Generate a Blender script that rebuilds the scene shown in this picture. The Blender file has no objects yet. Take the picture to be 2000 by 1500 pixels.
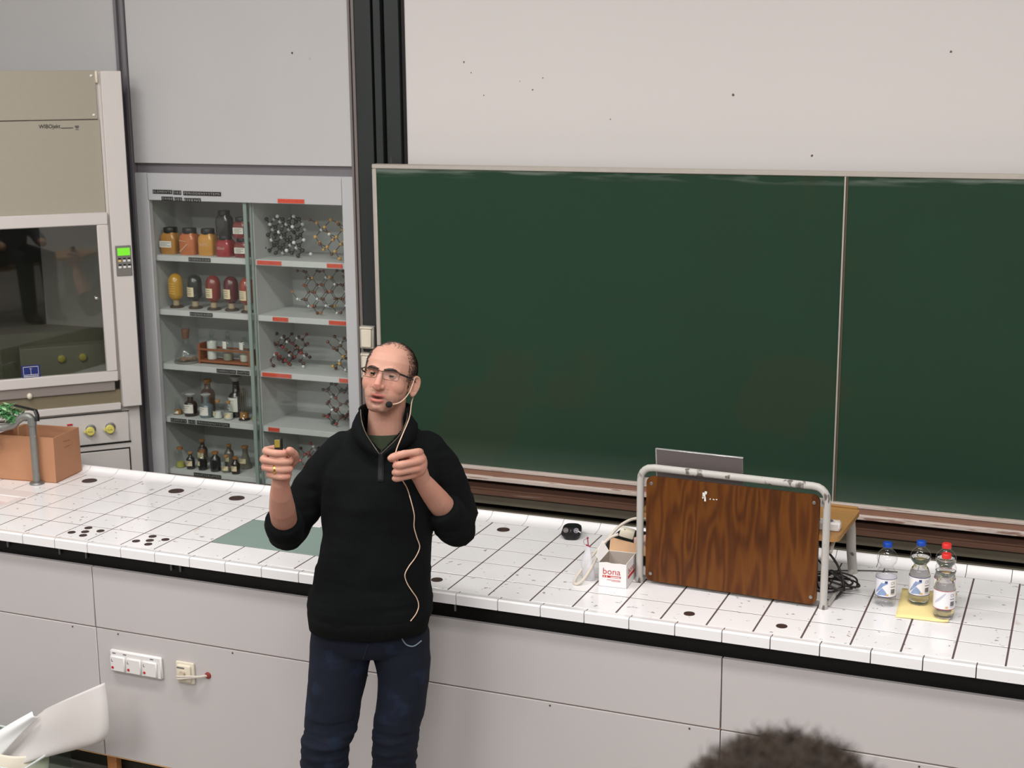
import bpy, bmesh, math, random
from math import sin, cos, pi, radians
from mathutils import Matrix, Vector, noise
random.seed(7)
SC = bpy.context.scene
COL = SC.collection

# ---------------------------------------------------------------- camera
cam_d = bpy.data.cameras.new('camera'); cam = bpy.data.objects.new('camera', cam_d); COL.objects.link(cam)
yaw, pitch, roll = -.3894, -.2110, -.0088
fw = Vector((sin(yaw)*cos(pitch), cos(yaw)*cos(pitch), sin(pitch)))
r0 = Vector((cos(yaw), -sin(yaw), 0)); u0 = r0.cross(fw)
rr = r0*cos(roll) + u0*sin(roll); uu = -r0*sin(roll) + u0*cos(roll)
cam.matrix_world = Matrix(((rr.x, uu.x, -fw.x, 3.8076), (rr.y, uu.y, -fw.y, -4.2326), (rr.z, uu.z, -fw.z, 2.7225), (0, 0, 0, 1)))
cam_d.sensor_width = 36; cam_d.lens = 2793.08/2000*36; cam_d.clip_start = .1
cam_d.dof.use_dof = True; cam_d.dof.focus_distance = 4.9; cam_d.dof.aperture_fstop = 5.0
SC.camera = cam

# ---------------------------------------------------------------- world, lights, exposure
w = bpy.data.worlds.new('world'); SC.world = w; w.use_nodes = True
w.node_tree.nodes['Background'].inputs[0].default_value = (.95, .97, 1, 1)
w.node_tree.nodes['Background'].inputs[1].default_value = .25
SC.view_settings.view_transform = 'Standard'; SC.view_settings.look = 'None'
SC.view_settings.gamma = 1; SC.view_settings.use_curve_mapping = False
SC.view_settings.exposure = 0.0
SC.cycles.use_denoising = True; SC.cycles.transparent_max_bounces = 40; SC.cycles.max_bounces = 16; SC.cycles.transmission_bounces = 16
def area(name, loc, size, power, target=None, col=(1, .99, .98)):
    d = bpy.data.lights.new(name, 'AREA'); d.shape = 'RECTANGLE'; d.size, d.size_y = size; d.energy = power; d.color = col
    o = bpy.data.objects.new(name, d); COL.objects.link(o); o.location = loc
    if target: o.rotation_euler = (Vector(target)-Vector(loc)).to_track_quat('-Z', 'Y').to_euler()
    return o
for lx, ly, p in ((0.1, -1.4, 84), (3.7, -1.4, 84), (0.1, -4.0, 92), (3.9, -4.0, 92), (0.1, -6.6, 125), (3.9, -6.6, 125)):
    area('ceiling_lamp', (lx, ly, 4.6), (2.4, .4), p)

# ---------------------------------------------------------------- helpers
def s(r, g, b):
    f = lambda c: (c/255/12.92 if c <= 10 else ((c/255+.055)/1.055)**2.4)
    return (f(r), f(g), f(b))
def mat(name, col, rough=.5, metal=0, var=0., vscale=6, bump=0., bscale=60, spots=None, coat=0, attr=None, spec=.5, stretch=None, sheen=0):
    m = bpy.data.materials.new(name); m.use_nodes = True; nt = m.node_tree; N = nt.nodes; L = nt.links
    bs = N['Principled BSDF']; bs.inputs['Roughness'].default_value = rough; bs.inputs['Metallic'].default_value = metal
    bs.inputs['Coat Weight'].default_value = coat; bs.inputs['Specular IOR Level'].default_value = spec
    bs.inputs['Sheen Weight'].default_value = sheen
    co = N.new('ShaderNodeTexCoord'); mp = N.new('ShaderNodeMapping'); L.new(co.outputs['Object'], mp.inputs[0])
    if stretch: mp.inputs['Scale'].default_value = stretch
    cur = None
    if attr:
        a = N.new('ShaderNodeAttribute'); a.attribute_name = attr; cur = a.outputs['Color']
    if var or cur is None:
        mx = N.new('ShaderNodeMix'); mx.data_type = 'RGBA'
        nz = N.new('ShaderNodeTexNoise'); nz.inputs['Scale'].default_value = vscale; nz.inputs['Detail'].default_value = 5
        L.new(mp.outputs[0], nz.inputs['Vector'])
        if cur is None:
            mx.inputs[6].default_value = (*[c*(1-var) for c in col], 1); mx.inputs[7].default_value = (*[min(1, c*(1+var)) for c in col], 1)
            L.new(nz.outputs['Fac'], mx.inputs[0])
        else:
            mx.blend_type = 'MULTIPLY'; mx.inputs[0].default_value = 1
            rp = N.new('ShaderNodeMapRange'); rp.inputs[3].default_value = 1-var; rp.inputs[4].default_value = 1+var
            L.new(nz.outputs['Fac'], rp.inputs[0]); L.new(cur, mx.inputs[6]); L.new(rp.outputs[0], mx.inputs[7])
        cur = mx.outputs[2]
    for sp in (spots or []):
        sc_, th, c2, amt = sp[:4]
        n2 = N.new('ShaderNodeTexNoise'); n2.inputs['Scale'].default_value = sc_; n2.inputs['Detail'].default_value = sp[4] if len(sp) > 4 else 3
        L.new(co.outputs['Object'] if not stretch else mp.outputs[0], n2.inputs['Vector'])
        if len(sp) > 5:
            oi = N.new('ShaderNodeObjectInfo'); n2.noise_dimensions = '4D'
            ml = N.new('ShaderNodeMath'); ml.operation = 'MULTIPLY'; ml.inputs[1].default_value = 40; L.new(oi.outputs['Random'], ml.inputs[0]); L.new(ml.outputs[0], n2.inputs['W'])
        rg = N.new('ShaderNodeMapRange'); rg.inputs[1].default_value = th; rg.inputs[2].default_value = th+.04; rg.inputs[4].default_value = amt
        L.new(n2.outputs['Fac'], rg.inputs[0])
        m2 = N.new('ShaderNodeMix'); m2.data_type = 'RGBA'; m2.inputs[7].default_value = (*c2, 1)
        L.new(rg.outputs[0], m2.inputs[0]); L.new(cur, m2.inputs[6]); cur = m2.outputs[2]
    L.new(cur, bs.inputs['Base Color'])
    if bump:
        nb = N.new('ShaderNodeTexNoise'); nb.inputs['Scale'].default_value = bscale; nb.inputs['Detail'].default_value = 4
        L.new(mp.outputs[0], nb.inputs['Vector'])
        bp = N.new('ShaderNodeBump'); bp.inputs['Strength'].default_value = bump; bp.inputs['Distance'].default_value = .01
        L.new(nb.outputs['Fac'], bp.inputs['Height']); L.new(bp.outputs[0], bs.inputs['Normal'])
    return m
def emis(name, col, st):
    m = bpy.data.materials.new(name); m.use_nodes = True; b = m.node_tree.nodes['Principled BSDF']
    b.inputs['Base Color'].default_value = (*col, 1); b.inputs['Emission Color'].default_value = (*col, 1); b.inputs['Emission Strength'].default_value = st
    return m
def thinglass(name, tint=(1, 1, 1), refl=1.0, rough=.02):
    m = bpy.data.materials.new(name); m.use_nodes = True; nt = m.node_tree; N = nt.nodes; L = nt.links
    N.remove(N['Principled BSDF']); t = N.new('ShaderNodeBsdfTransparent'); t.inputs[0].default_value = (*tint, 1)
    g = N.new('ShaderNodeBsdfGlossy'); g.inputs['Roughness'].default_value = rough
    lw = N.new('ShaderNodeLayerWeight'); lw.inputs[0].default_value = .5
    pw = N.new('ShaderNodeMath'); pw.operation = 'POWER'; pw.inputs[1].default_value = 3.5; L.new(lw.outputs['Facing'], pw.inputs[0])
    ml = N.new('ShaderNodeMath'); ml.operation = 'MULTIPLY_ADD'; ml.inputs[1].default_value = refl*.55; ml.inputs[2].default_value = refl*.045; L.new(pw.outputs[0], ml.inputs[0])
    mx = N.new('ShaderNodeMixShader'); L.new(ml.outputs[0], mx.inputs[0]); L.new(t.outputs[0], mx.inputs[1]); L.new(g.outputs[0], mx.inputs[2])
    L.new(mx.outputs[0], N['Material Output'].inputs[0]); return m
def glass(name, col=(1, 1, 1), ior=1.33, rough=.0):
    m = bpy.data.materials.new(name); m.use_nodes = True; b = m.node_tree.nodes['Principled BSDF']
    b.inputs['Base Color'].default_value = (*col, 1); b.inputs['Transmission Weight'].default_value = 1; b.inputs['IOR'].default_value = ior; b.inputs['Roughness'].default_value = rough
    return m

class B:
    """collects shapes into one mesh"""
    def __init__(self, M=None): self.bm = bmesh.new(); self.M = M
    def box(self, c, sz, bev=0, R=None, seg=1):
        T = Matrix.Translation(c) @ (R.to_4x4() if R else Matrix()) @ Matrix.Diagonal((*sz, 1))
        r = bmesh.ops.create_cube(self.bm, size=1, matrix=T)
        if bev:
            es = list({e for v in r['verts'] for e in v.link_edges})
            bmesh.ops.bevel(self.bm, geom=es, offset=bev, segments=seg, affect='EDGES', profile=.5)
        return self
    def bx(self, x0, x1, y0, y1, z0, z1, bev=0, seg=1):
        return self.box(((x0+x1)/2, (y0+y1)/2, (z0+z1)/2), (x1-x0, y1-y0, z1-z0), bev, None, seg)
    def rings(self, rs, cap0=True, cap1=True, closed=True):
        bm = self.bm; vs = [[bm.verts.new(p) for p in r] for r in rs]; n = len(rs[0])
        for a, b in zip(vs, vs[1:]):
            for i in range(n if closed else n-1):
                try: bm.faces.new((a[i], a[(i+1) % n], b[(i+1) % n], b[i]))
                except ValueError: pass
        if cap0 and n > 2: bm.faces.new(list(reversed(vs[0])))
        if cap1 and n > 2: bm.faces.new(vs[-1])
        return self
    def tube(self, pts, r, n=8, round_end=False):
        pts = [Vector(p) for p in pts]; m = len(pts)
        if not hasattr(r, '__len__'): r = [r]*m
        r = list(r)
        if round_end:
            m_ = lambda q, f: tuple(x*f for x in q) if hasattr(q, '__len__') else q*f
            mx_ = lambda q: max(q) if hasattr(q, '__len__') else q
            d0 = (pts[0]-pts[1]).normalized(); d1 = (pts[-1]-pts[-2]).normalized()
            P0, Q0, R0, P1, Q1, R1 = [], [], [], [], [], []
            for a in (80, 55, 28):
                P0.append(pts[0]+d0*mx_(r[0])*sin(radians(a))); R0.append(m_(r[0], cos(radians(a))))
            for a in (28, 55, 80):
                P1.append(pts[-1]+d1*mx_(r[-1])*sin(radians(a))); R1.append(m_(r[-1], cos(radians(a))))
            pts = P0+pts+P1; r = R0+r+R1; m = len(pts)
        up = None; rs = []
        for i in range(m):
            t = (pts[min(i+1, m-1)]-pts[max(i-1, 0)]).normalized()
            if up is None:
                a = Vector((0, 0, 1)) if abs(t.z) < .9 else Vector((1, 0, 0)); up = (a-t*a.dot(t)).normalized()
            else: up = (up-t*up.dot(t)).normalized()
            sd = t.cross(up)
            rx, ry = r[i] if hasattr(r[i], '__len__') else (r[i], r[i])
            rs.append([pts[i]+up*cos(2*pi*k/n)*rx+sd*sin(2*pi*k/n)*ry for k in range(n)])
        return self.rings(rs)
    def loft(self, lv, n=32, e=2.0, caps=True):
        """levels (z, cx, cy, hw, depth_front, depth_back)"""
        rs = []
        for z, cx, cy, hw, df, db in lv:
            ring = []
            for k in range(n):
                a = 2*pi*k/n; ca, sa = cos(a), sin(a)
                x = math.copysign(abs(ca)**(2/e), ca); y = math.copysign(abs(sa)**(2/e), sa)
                ring.append((cx+hw*x, cy+(db if y > 0 else df)*y, z))
            rs.append(ring)
        return self.rings(rs, caps, caps)
    def lathe(self, prof, c=(0, 0, 0), n=20, cap0=True, cap1=True):
        return self.rings([[(c[0]+r*cos(2*pi*k/n), c[1]+r*sin(2*pi*k/n), c[2]+z) for k in range(n)] for r, z in prof], cap0, cap1)
    def sph(self, c, r, u=16, v=10, R=None):
        if not hasattr(r, '__len__'): r = (r, r, r)
        T = Matrix.Translation(c) @ (R.to_4x4() if R else Matrix()) @ Matrix.Diagonal((*r, 1))
        bmesh.ops.create_uvsphere(self.bm, u_segments=u, v_segments=v, radius=1, matrix=T); return self
    def ico(self, c, r, sub=1):
        bmesh.ops.create_icosphere(self.bm, subdivisions=sub, radius=r, matrix=Matrix.Translation(c)); return self
    def poly(self, pts):
        self.bm.faces.new([self.bm.verts.new(p) for p in pts]); return self
    def prism(self, pts, ext):
        """closed outline (3D points) extruded by a vector"""
        e = Vector(ext); return self.rings([[Vector(p) for p in pts], [Vector(p)+e for p in pts]])
    def mesh(self, name):
        if self.M: bmesh.ops.transform(self.bm, matrix=self.M, verts=self.bm.verts)
        bmesh.ops.recalc_face_normals(self.bm, faces=self.bm.faces)
        me = bpy.data.meshes.new(name); self.bm.to_mesh(me); self.bm.free(); return me
    def done(self, name, m, parent=None, angle=40, stuff=False, label=None):
        return link(name, self.mesh(name), m, parent, angle, stuff, label)
def link(name, me, m, parent=None, angle=40, stuff=False, label=None):
    if m is not None:
        me.materials.clear(); me.materials.append(m)
    if angle:
        me.polygons.foreach_set('use_smooth', [True]*len(me.polygons)); me.set_sharp_from_angle(angle=radians(angle))
    o = bpy.data.objects.new(name, me); COL.objects.link(o)
    if parent: o.parent = parent
    if stuff: o['kind'] = 'stuff'
    if label: o['label'] = label
    return o
def inst(src, parent, loc=None, rz=None, label=None):
    o = src.copy(); COL.objects.link(o); o.parent = parent
    if loc is not None: o.location = loc
    if rz is not None: o.rotation_euler.z = rz
    if label: o['label'] = label
    return o
def tag(o, label, cat, group=None):
    o['label'] = label; o['category'] = cat
    if group: o['group'] = group
    return o
def thing(name, label, cat, loc=(0, 0, 0), rz=0, group=None):
    o = bpy.data.objects.new(name, None); COL.objects.link(o); o.empty_display_size = .05
    o.location = loc; o.rotation_euler = (0, 0, rz); return tag(o, label, cat, group)
def struct(name, b, m):
    o = b.done(name, m, None, 0); o['kind'] = 'structure'; return o
def text(name, txt, wdt, hgt, m, parent, M, spacing=1.0, label=None, bold=0):
    """lettering fitted into a wdt x hgt field centred on the origin, then placed with M (text lies in local XY)"""
    cu = bpy.data.curves.new('t', 'FONT'); cu.body = txt; cu.size = 1; cu.space_character = spacing; cu.resolution_u = 3; cu.offset = bold
    to = bpy.data.objects.new('t', cu); COL.objects.link(to)
    me = bpy.data.meshes.new_from_object(to.evaluated_get(bpy.context.evaluated_depsgraph_get()))
    bpy.data.objects.remove(to); bpy.data.curves.remove(cu)
    xs = [v.co.x for v in me.vertices]; ys = [v.co.y for v in me.vertices]
    ax, bx_, ay, by = min(xs), max(xs), min(ys), max(ys)
    for v in me.vertices:
        v.co = M @ Vector(((v.co.x-(ax+bx_)/2)/(bx_-ax)*wdt, (v.co.y-(ay+by)/2)/(by-ay)*hgt, 0))
    return link(name, me, m, parent, 0, label=label)
FRONT = Matrix.Rotation(pi/2, 4, 'X')      # text standing upright, read from -Y
def at(x, y, z, R=None): return Matrix.Translation((x, y, z)) @ (R if R is not None else FRONT)
def spline(pts, k=6):
    pts = [Vector(p) for p in pts]; out = []
    for i in range(len(pts)-1):
        p0, p1, p2, p3 = pts[max(i-1, 0)], pts[i], pts[i+1], pts[min(i+2, len(pts)-1)]
        for j in range(k):
            t = j/k
            out.append(.5*((2*p1)+(-p0+p2)*t+(2*p0-5*p1+4*p2-p3)*t*t+(-p0+3*p1-3*p2+p3)*t**3))
    out.append(pts[-1]); return out

T = 1.0          # bench top height above the floor
# ---------------------------------------------------------------- materials
grey_panel = mat('grey_laminate', s(199, 193, 192), .45, var=.03, vscale=3, bump=.03, bscale=300)
grey_wall = mat('grey_painted_panel', s(190, 188, 187), .5, var=.04, vscale=2.5, spots=[(9, .735, s(120, 118, 116), .5, 6)])
grey_dark = mat('grey_shadow_profile', s(128, 124, 128), .4, .3, var=.06)
white_board = mat('white_projection_panel', s(214, 208, 205), .6, var=.02, vscale=1.5, spots=[(23, .765, s(110, 95, 85), .7, 2)])
tile_m = mat('white_glazed_tile', s(248, 245, 245), .22, var=.02, vscale=12, spots=[(42, .665, s(140, 130, 128), .75, 2, 1), (11, .69, s(214, 190, 180), .5, 4, 1)], coat=.3)
edge_m = mat('white_glazed_edge_tile', s(249, 246, 246), .2, var=.015, vscale=9, spots=[(60, .76, s(120, 110, 108), .7, 2, 1)], coat=.3)
grout = mat('dark_grout', s(92, 74, 70), .9, var=.15, vscale=30)
black_lam = mat('black_laminate', s(22, 21, 20), .45, var=.25, vscale=14)
socket_m = mat('brown_socket', s(62, 44, 38), .5, var=.2, vscale=60)
steel = mat('galvanised_steel', s(150, 150, 148), .38, .8, var=.12, vscale=20, bump=.05)
chrome = mat('chrome', s(200, 198, 195), .18, 1)
green_board = mat('green_chalkboard', s(34, 60, 43), .8, spec=.25, var=.10, vscale=2.2, spots=[(1.2, .60, s(50, 58, 38), .45, 4)], bump=.02, bscale=400)
alu = mat('aluminium_trim', s(190, 182, 172), .45, .35, var=.08, vscale=25)
pillar_m = mat('dark_green_steel', s(38, 43, 42), .5, .1, var=.25, vscale=9, spots=[(14, .64, s(92, 84, 76), .5, 5)], stretch=(1, 1, .25))
pillar_b = mat('black_slot', s(16, 15, 14), .7)
ledge_m = mat('brown_wood_ledge', s(140, 102, 84), .6, var=.3, vscale=10, stretch=(.6, 6, 14), spots=[(5, .68, s(205, 180, 165), .8, 6)])
ledge_w = mat('worn_white_wood', s(206, 190, 180), .6, var=.12, vscale=10, spots=[(12, .62, s(130, 85, 65), .8, 5)], stretch=(.5, 4, 6))
olive = mat('olive_painted_rail', s(112, 104, 88), .55, var=.12, vscale=8)
cab_m = mat('cabinet_grey_paint', s(186, 186, 187), .5, var=.03, vscale=6)
cab_in = mat('cabinet_inside_paint', s(196, 197, 194), .55, var=.05, vscale=6)
pane_m = thinglass('cabinet_glass', (.97, .985, .975), .55)
glass_edge = mat('green_glass_edge', s(128, 144, 136), .4)
hood_beige = mat('beige_hood_board', s(164, 156, 140), .6, var=.03, vscale=30)
hood_white = mat('warm_white_metal', s(212, 205, 200), .4, var=.02)
hood_grey = mat('hood_grey_underside', s(150, 140, 134), .45, .2, var=.05)
hood_dark = mat('hood_inside', s(66, 64, 55), .5, var=.15, vscale=5)
hood_low = mat('hood_worktop', s(128, 128, 112), .5, var=.12, vscale=6)
yellow = mat('yellow_plastic', s(226, 214, 110), .4)
card = mat('brown_cardboard', s(184, 132, 98), .8, var=.05, vscale=14, bump=.02)
card_in = card
white_pl = mat('white_plastic', s(232, 228, 226), .35)
cream_pl = mat('cream_plastic', s(226, 216, 196), .4)
red_m = mat('red_print', s(196, 42, 40), .5)
black_pl = mat('black_plastic', s(20, 20, 21), .4, var=.1)
black_m = mat('black_print', s(22, 20, 20), .6)
white_m = mat('white_print', s(225, 222, 216), .6)
red_strip = mat('red_tape', s(214, 84, 62), .5)
walnut = None
paper_m = mat('shaded_paper', s(216, 210, 207), .75, var=.015, vscale=6)  # white paper dimmed, so its base colour carries the curled sheet's shade
napkin_m = mat('yellow_paper', s(250, 228, 160), .8, var=.03, vscale=25)
cork = mat('cork', s(176, 128, 76), .85, var=.2, vscale=60)
clear_thin = thinglass('clear_glassware', (.90, .93, .92), 1.3)
bottle_skin = thinglass('clear_plastic', (.975, .975, .98), 1.0, .05)
water_m = glass('water', (.97, .97, .95), 1.33)

# ---------------------------------------------------------------- room shell
struct('floor', B().bx(-2.6, 7.2, -9, 2.6, -.1, 0), mat('grey_linoleum', s(150, 145, 138), .5, var=.08))
struct('wall_back', B().bx(-2.6, 7.2, 1.95, 2.1, 0, 4.8), mat('back_wall_paint', s(196, 192, 190), .8, var=.02))
struct('wall_left', B().bx(-2.75, -2.6, -9, 2.1, 0, 4.8), mat('left_wall_paint', s(205, 200, 196), .8, var=.02))
struct('wall_right', B().bx(7.2, 7.35, -9, 2.1, 0, 4.8), mat('right_wall_paint', s(205, 200, 196), .8, var=.02))
struct('ceiling', B().bx(-2.75, 7.35, -9, 2.1, 4.8, 4.9), mat('ceiling_paint', s(225, 222, 218), .8, var=.01))

# grey cladding of the back wall: one upper panel over the cabinet, one over the hood, a profile between them
o = thing('wall_cladding', 'large light grey wall panels above the glass cabinet and the fume hood', 'wall panel', (0, 1.5, 0))
B().bx(-.494, .688, 0, .02, T+1.338, 4.7, .002).done('panel', grey_wall, o)
B().bx(-2.5, -.556, .005, .025, 0, 4.7, .002).done('panel', grey_wall, o)
B().bx(-.556, -.540, -.006, .05, 0, 4.7).bx(-.512, -.497, -.012, .05, 0, 4.7).bx(-.540, -.512, .012, .05, 0, 4.7).done('profile_strip', grey_dark, o)
B().bx(-.494, .688, .022, .04, T+1.27, T+1.345).done('shadow_gap', grey_dark, o)
B().box((1.417-1.015, -.001, T+1.84), (.006, .003, .008)).done('screw', black_m, o)

# steel pillar (guide rails of the sliding boards)
o = thing('guide_pillar', 'tall dark green steel guide rails left of the chalkboard', 'pillar', (0, 1.5, 0))
B().bx(.690, .700, -.005, .09, 0, 4.7).bx(.706, .719, -.003, .09, 0, 4.7).done('edge_profile', mat('grey_brown_profile', s(122, 114, 110), .5, .2, var=.1), o)
B().bx(.719, .800, 0, .10, 0, 4.7, .003).done('rail', pillar_m, o)
B().bx(.816, .851, -.008, .10, 0, 4.7, .003).done('rail', pillar_m, o)
B().bx(.866, .936, 0, .10, 0, 4.7, .003).done('rail', pillar_m, o)
B().bx(.800, .945, .03, .10, 0, 4.7).done('slot', pillar_b, o)

# switch boxes on the pillar
for k, (zc, hh) in enumerate([(.567, .105), (.435, .12)]):
    o = thing('wall_switch', ['upper white switch box on the dark guide pillar', 'lower white switch box on the pillar, behind the man’s head'][k], 'switch', (.752, 1.497, T+zc))
    B().bx(-.037, .037, -.028, 0, -hh/2, hh/2, .004).done('housing', alu, o)
    B().bx(-.026, .026, -.036, -.026, -hh/2+.008, hh/2-.014, .003).done('rocker', cream_pl, o)
    B().bx(-.032, .032, -.036, -.026, hh/2-.012, hh/2-.004, .002).done('cover_lip', cream_pl, o)
# white projection panel behind the board
o = thing('projection_panel', 'large off-white projection panel above the green chalkboard', 'panel', (0, 1.52, 0))
B().bx(.958, 5.6, 0, .03, T+1.0, 4.7).done('surface', white_board, o)
B().bx(.943, .958, -.004, .03, T+1.0, 4.7).done('edge_strip', pillar_b, o)

def chalk(m):
    nt = m.node_tree; N = nt.nodes; L = nt.links; bs = N['Principled BSDF']; src = bs.inputs['Base Color'].links[0].from_socket
    co = N.new('ShaderNodeTexCoord'); sx = N.new('ShaderNodeSeparateXYZ'); L.new(co.outputs['Object'], sx.inputs[0])
    nz = N.new('ShaderNodeTexNoise'); nz.inputs['Scale'].default_value = 5; nz.inputs['Detail'].default_value = 6
    mp = N.new('ShaderNodeMapping'); mp.inputs['Scale'].default_value = (.5, 1, 5); L.new(co.outputs['Object'], mp.inputs[0]); L.new(mp.outputs[0], nz.inputs['Vector'])
    a = N.new('ShaderNodeMapRange'); a.inputs[1].default_value = 1.300; a.inputs[2].default_value = 1.326; L.new(sx.outputs[2], a.inputs[0])
    b = N.new('ShaderNodeMapRange'); b.inputs[1].default_value = .48; b.inputs[2].default_value = .62; b.inputs[4].default_value = .42; L.new(nz.outputs['Fac'], b.inputs[0])
    c = N.new('ShaderNodeMath'); c.operation = 'MULTIPLY'; L.new(a.outputs[0], c.inputs[0]); L.new(b.outputs[0], c.inputs[1])
    d = N.new('ShaderNodeMapRange'); d.inputs[1].default_value = .16; d.inputs[2].default_value = .05; d.inputs[4].default_value = .10; L.new(sx.outputs[2], d.inputs[0])
    e = N.new('ShaderNodeMath'); e.operation = 'ADD'; L.new(c.outputs[0], e.inputs[0]); L.new(d.outputs[0], e.inputs[1])
    mx = N.new('ShaderNodeMix'); mx.data_type = 'RGBA'; mx.inputs[7].default_value = (*s(150, 156, 148), 1)
    L.new(e.outputs[0], mx.inputs[0]); L.new(src, mx.inputs[6]); L.new(mx.outputs[2], bs.inputs['Base Color'])
chalk(green_board)
b = B()
for x_, z_, r_ in ((1.237, 1.79, .005), (1.553, 1.672, .004), (2.417, 1.648, .006), (3.248, 1.804, .005), (2.74, 1.41, .005), (1.328, 1.65, .003), (1.27, 1.745, .003), (1.60, 1.72, .003), (1.9, 1.55, .003)):
    b.prism([(x_+r_*cos(a)*random.uniform(.6, 1.2), 0, T+z_+r_*sin(a)*random.uniform(.6, 1.2)) for a in [k*.785 for k in range(8)]], (0, -.001, 0))
b.done('dark_speck', mat('speck_brown', s(96, 84, 76), .7), o, 0)
# sliding chalkboard
o = thing('chalkboard', 'green double chalkboard with aluminium edge and worn wooden chalk ledge', 'chalkboard', (0, 1.40, T))
B().bx(.862, 2.892, 0, .03, .035, 1.338).done('board_panel', green_board, o)
B().bx(2.906, 4.95, 0, .03, .035, 1.338).done('board_panel', green_board, o)
B().bx(.842, 4.97, -.006, .035, 1.338, 1.358, .003).done('top_trim', alu, o)
B().bx(.842, .862, -.006, .035, .03, 1.338, .003).done('side_trim', alu, o)
B().bx(2.892, 2.898, -.008, .03, .035, 1.338).done('joint_trim', alu, o)
B().bx(2.899, 2.906, -.002, .03, .035, 1.338).done('joint_trim', mat('brown_joint', s(88, 78, 60), .7, var=.2, vscale=20), o)
B().bx(.842, 4.97, -.022, .03, .022, .036, .002).done('ledge_top', ledge_w, o)
B().bx(.842, 4.97, -.018, .03, -.002, .022, .002).done('ledge_wood', ledge_m, o)
B().bx(.842, 4.97, -.034, .03, -.022, -.002, .003).done('ledge_lip', ledge_w, o)
# second board behind, only its lower ledge shows
o = thing('rear_chalkboard', 'lower wooden rail of the second chalkboard behind the front one', 'chalkboard', (0, 1.47, T))
B().bx(.95, 4.95, 0, .03, -.055, 1.0).done('board_panel', green_board, o)
B().bx(.95, 4.95, -.01, .03, -.092, -.060, .002).done('ledge_wood', ledge_m, o)
B().bx(.95, 4.95, -.018, .03, -.115, -.092, .002).done('ledge_lip', ledge_m, o)
B().bx(.95, 4.95, -.004, .03, -.160, -.116, .002).done('lower_rail', olive, o)
o = thing('board_base', 'dark grey base rails under the chalkboards, behind the bench', 'rail', (0, 1.49, T))
B().bx(.95, 4.95, 0, .03, -.222, -.192, .002).done('rail', olive, o)
B().bx(.95, 4.95, .004, .03, -.258, -.236, .002).done('rail', olive, o)
B().bx(.95, 4.95, .05, .09, -1.0, -.15).done('kick_panel', black_lam, o)

# ---------------------------------------------------------------- lecture bench
P = .152
bench = thing('lecture_bench', 'long white tiled laboratory bench with grey panelled front', 'bench', (0, 0, T))
B().bx(-.303, 5.3, -.028, .80, -.035, -.0012).bx(-.97, -.303, -.028, .153, -.035, -.0012).bx(-.97, -.303, .455, .80, -.035, -.0012).done('grout_bed', grout, bench)
B().bx(-.97, 5.3, .035, .80, -.125, -.034).done('fascia_strip', black_lam, bench)
B().bx(-.97, 5.3, .018, .79, -.89, -.12).done('carcass', black_lam, bench)
B().bx(-.95, 5.2, .10, .74, -1.0, -.92).done('toe_kick', mat('dark_olive_plinth', s(58, 54, 44), .6, var=.2), bench)
tb = B().box((0, 0, -.0035), (P-.0060, P-.0060, .007), .0005).done('tile', tile_m, bench, 0)
n = 0
for i in range(-6, 34):
    for j in range(5):
        if i < -2 and 1 <= j <= 2: continue
        if 5 <= i <= 8 and 1 <= j <= 2: continue
        if 0: pass
        t = tb if n == 0 else inst(tb, bench)
        t.location = ((i+.5)*P, (j+.5)*P, random.uniform(-.0004, .0004)); t.rotation_euler = (random.uniform(-.002, .002), random.uniform(-.002, .002), random.choice((0, 1, 2, 3))*pi/2); n += 1
EP = .1541
b = B(); pr = [(0, 0), (-.016, .0), (-.026, .0035), (-.034, .0035), (-.040, -.001), (-.040, -.034), (-.034, -.034), (0, -.012)]
b.rings([[(x, y, z) for y, z in pr] for x in (-EP/2+.0018, EP/2-.0018)])
eb = b.done('edge_tile', edge_m, bench, 30)
for i in range(-6, 34):
    t = eb if i == -6 else inst(eb, bench)
    t.location = (.024+(i+.5)*EP, 0, 0)
pr = [(.7612, 0), (.785, .0005), (.805, .004), (.82, .011), (.828, .019), (.836, .021), (.836, -.03), (.7612, -.03)]
cb = B().rings([[(x, y, z) for y, z in pr] for x in (-P/2+.0012, P/2-.0012)]).done('cove_tile', edge_m, bench, 30)
for i in range(-6, 34):
    t = cb if i == -6 else inst(cb, bench)
    t.location = ((i+.5)*P-.03, 0, 0)
for x0, x1 in ((-.96, .3105), (.3145, 2.7885), (2.7925, 5.27)):
    B().bx(x0, x1, 0, .018, -.3505, -.1055, .0015).done('front_panel', grey_panel, bench)
    B().bx(x0, x1, 0, .018, -.889, -.3555, .0015).done('front_panel', grey_panel, bench)
raw = mat('raw_chipboard_edge', s(206, 160, 110), .8, var=.2, vscale=60)
B().bx(-.96, 5.27, .0005, .0175, -.893, -.8885).bx(-.96, 5.27, .010, .0175, -.3552, -.351).done('raw_edge', raw, bench)
B().bx(.284, .328, .045, .075, -1.0, -.889).done('wood_block', mat('orange_pine', s(206, 140, 84), .7, var=.2, vscale=20, stretch=(3, 3, .5)), bench)
sm = mat('screw_brown', s(84, 62, 52), .5)
sc_ = B().lathe([(.0035, -.001), (.0035, .0012), (.002, .002)], n=8).done('screw', sm, bench)
sc_.rotation_euler.x = pi/2; sc_.location = (.20, .0, -.366)
for x in (.417, .935, 1.5, 2.2, 2.688, 2.90, 3.417, 4.0):
    q = inst(sc_, bench, (x, .0, -.366))
bo = B().lathe([(.0045, -.03), (.0045, -.004), (.008, -.004), (.008, 0)], n=8).done('bolt', steel, bench)
bo.location = (-.113, .028, -.055)
for x in (.142, .269, .663, .704, 1.84): inst(bo, bench, (x, .028, -.055))
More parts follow.
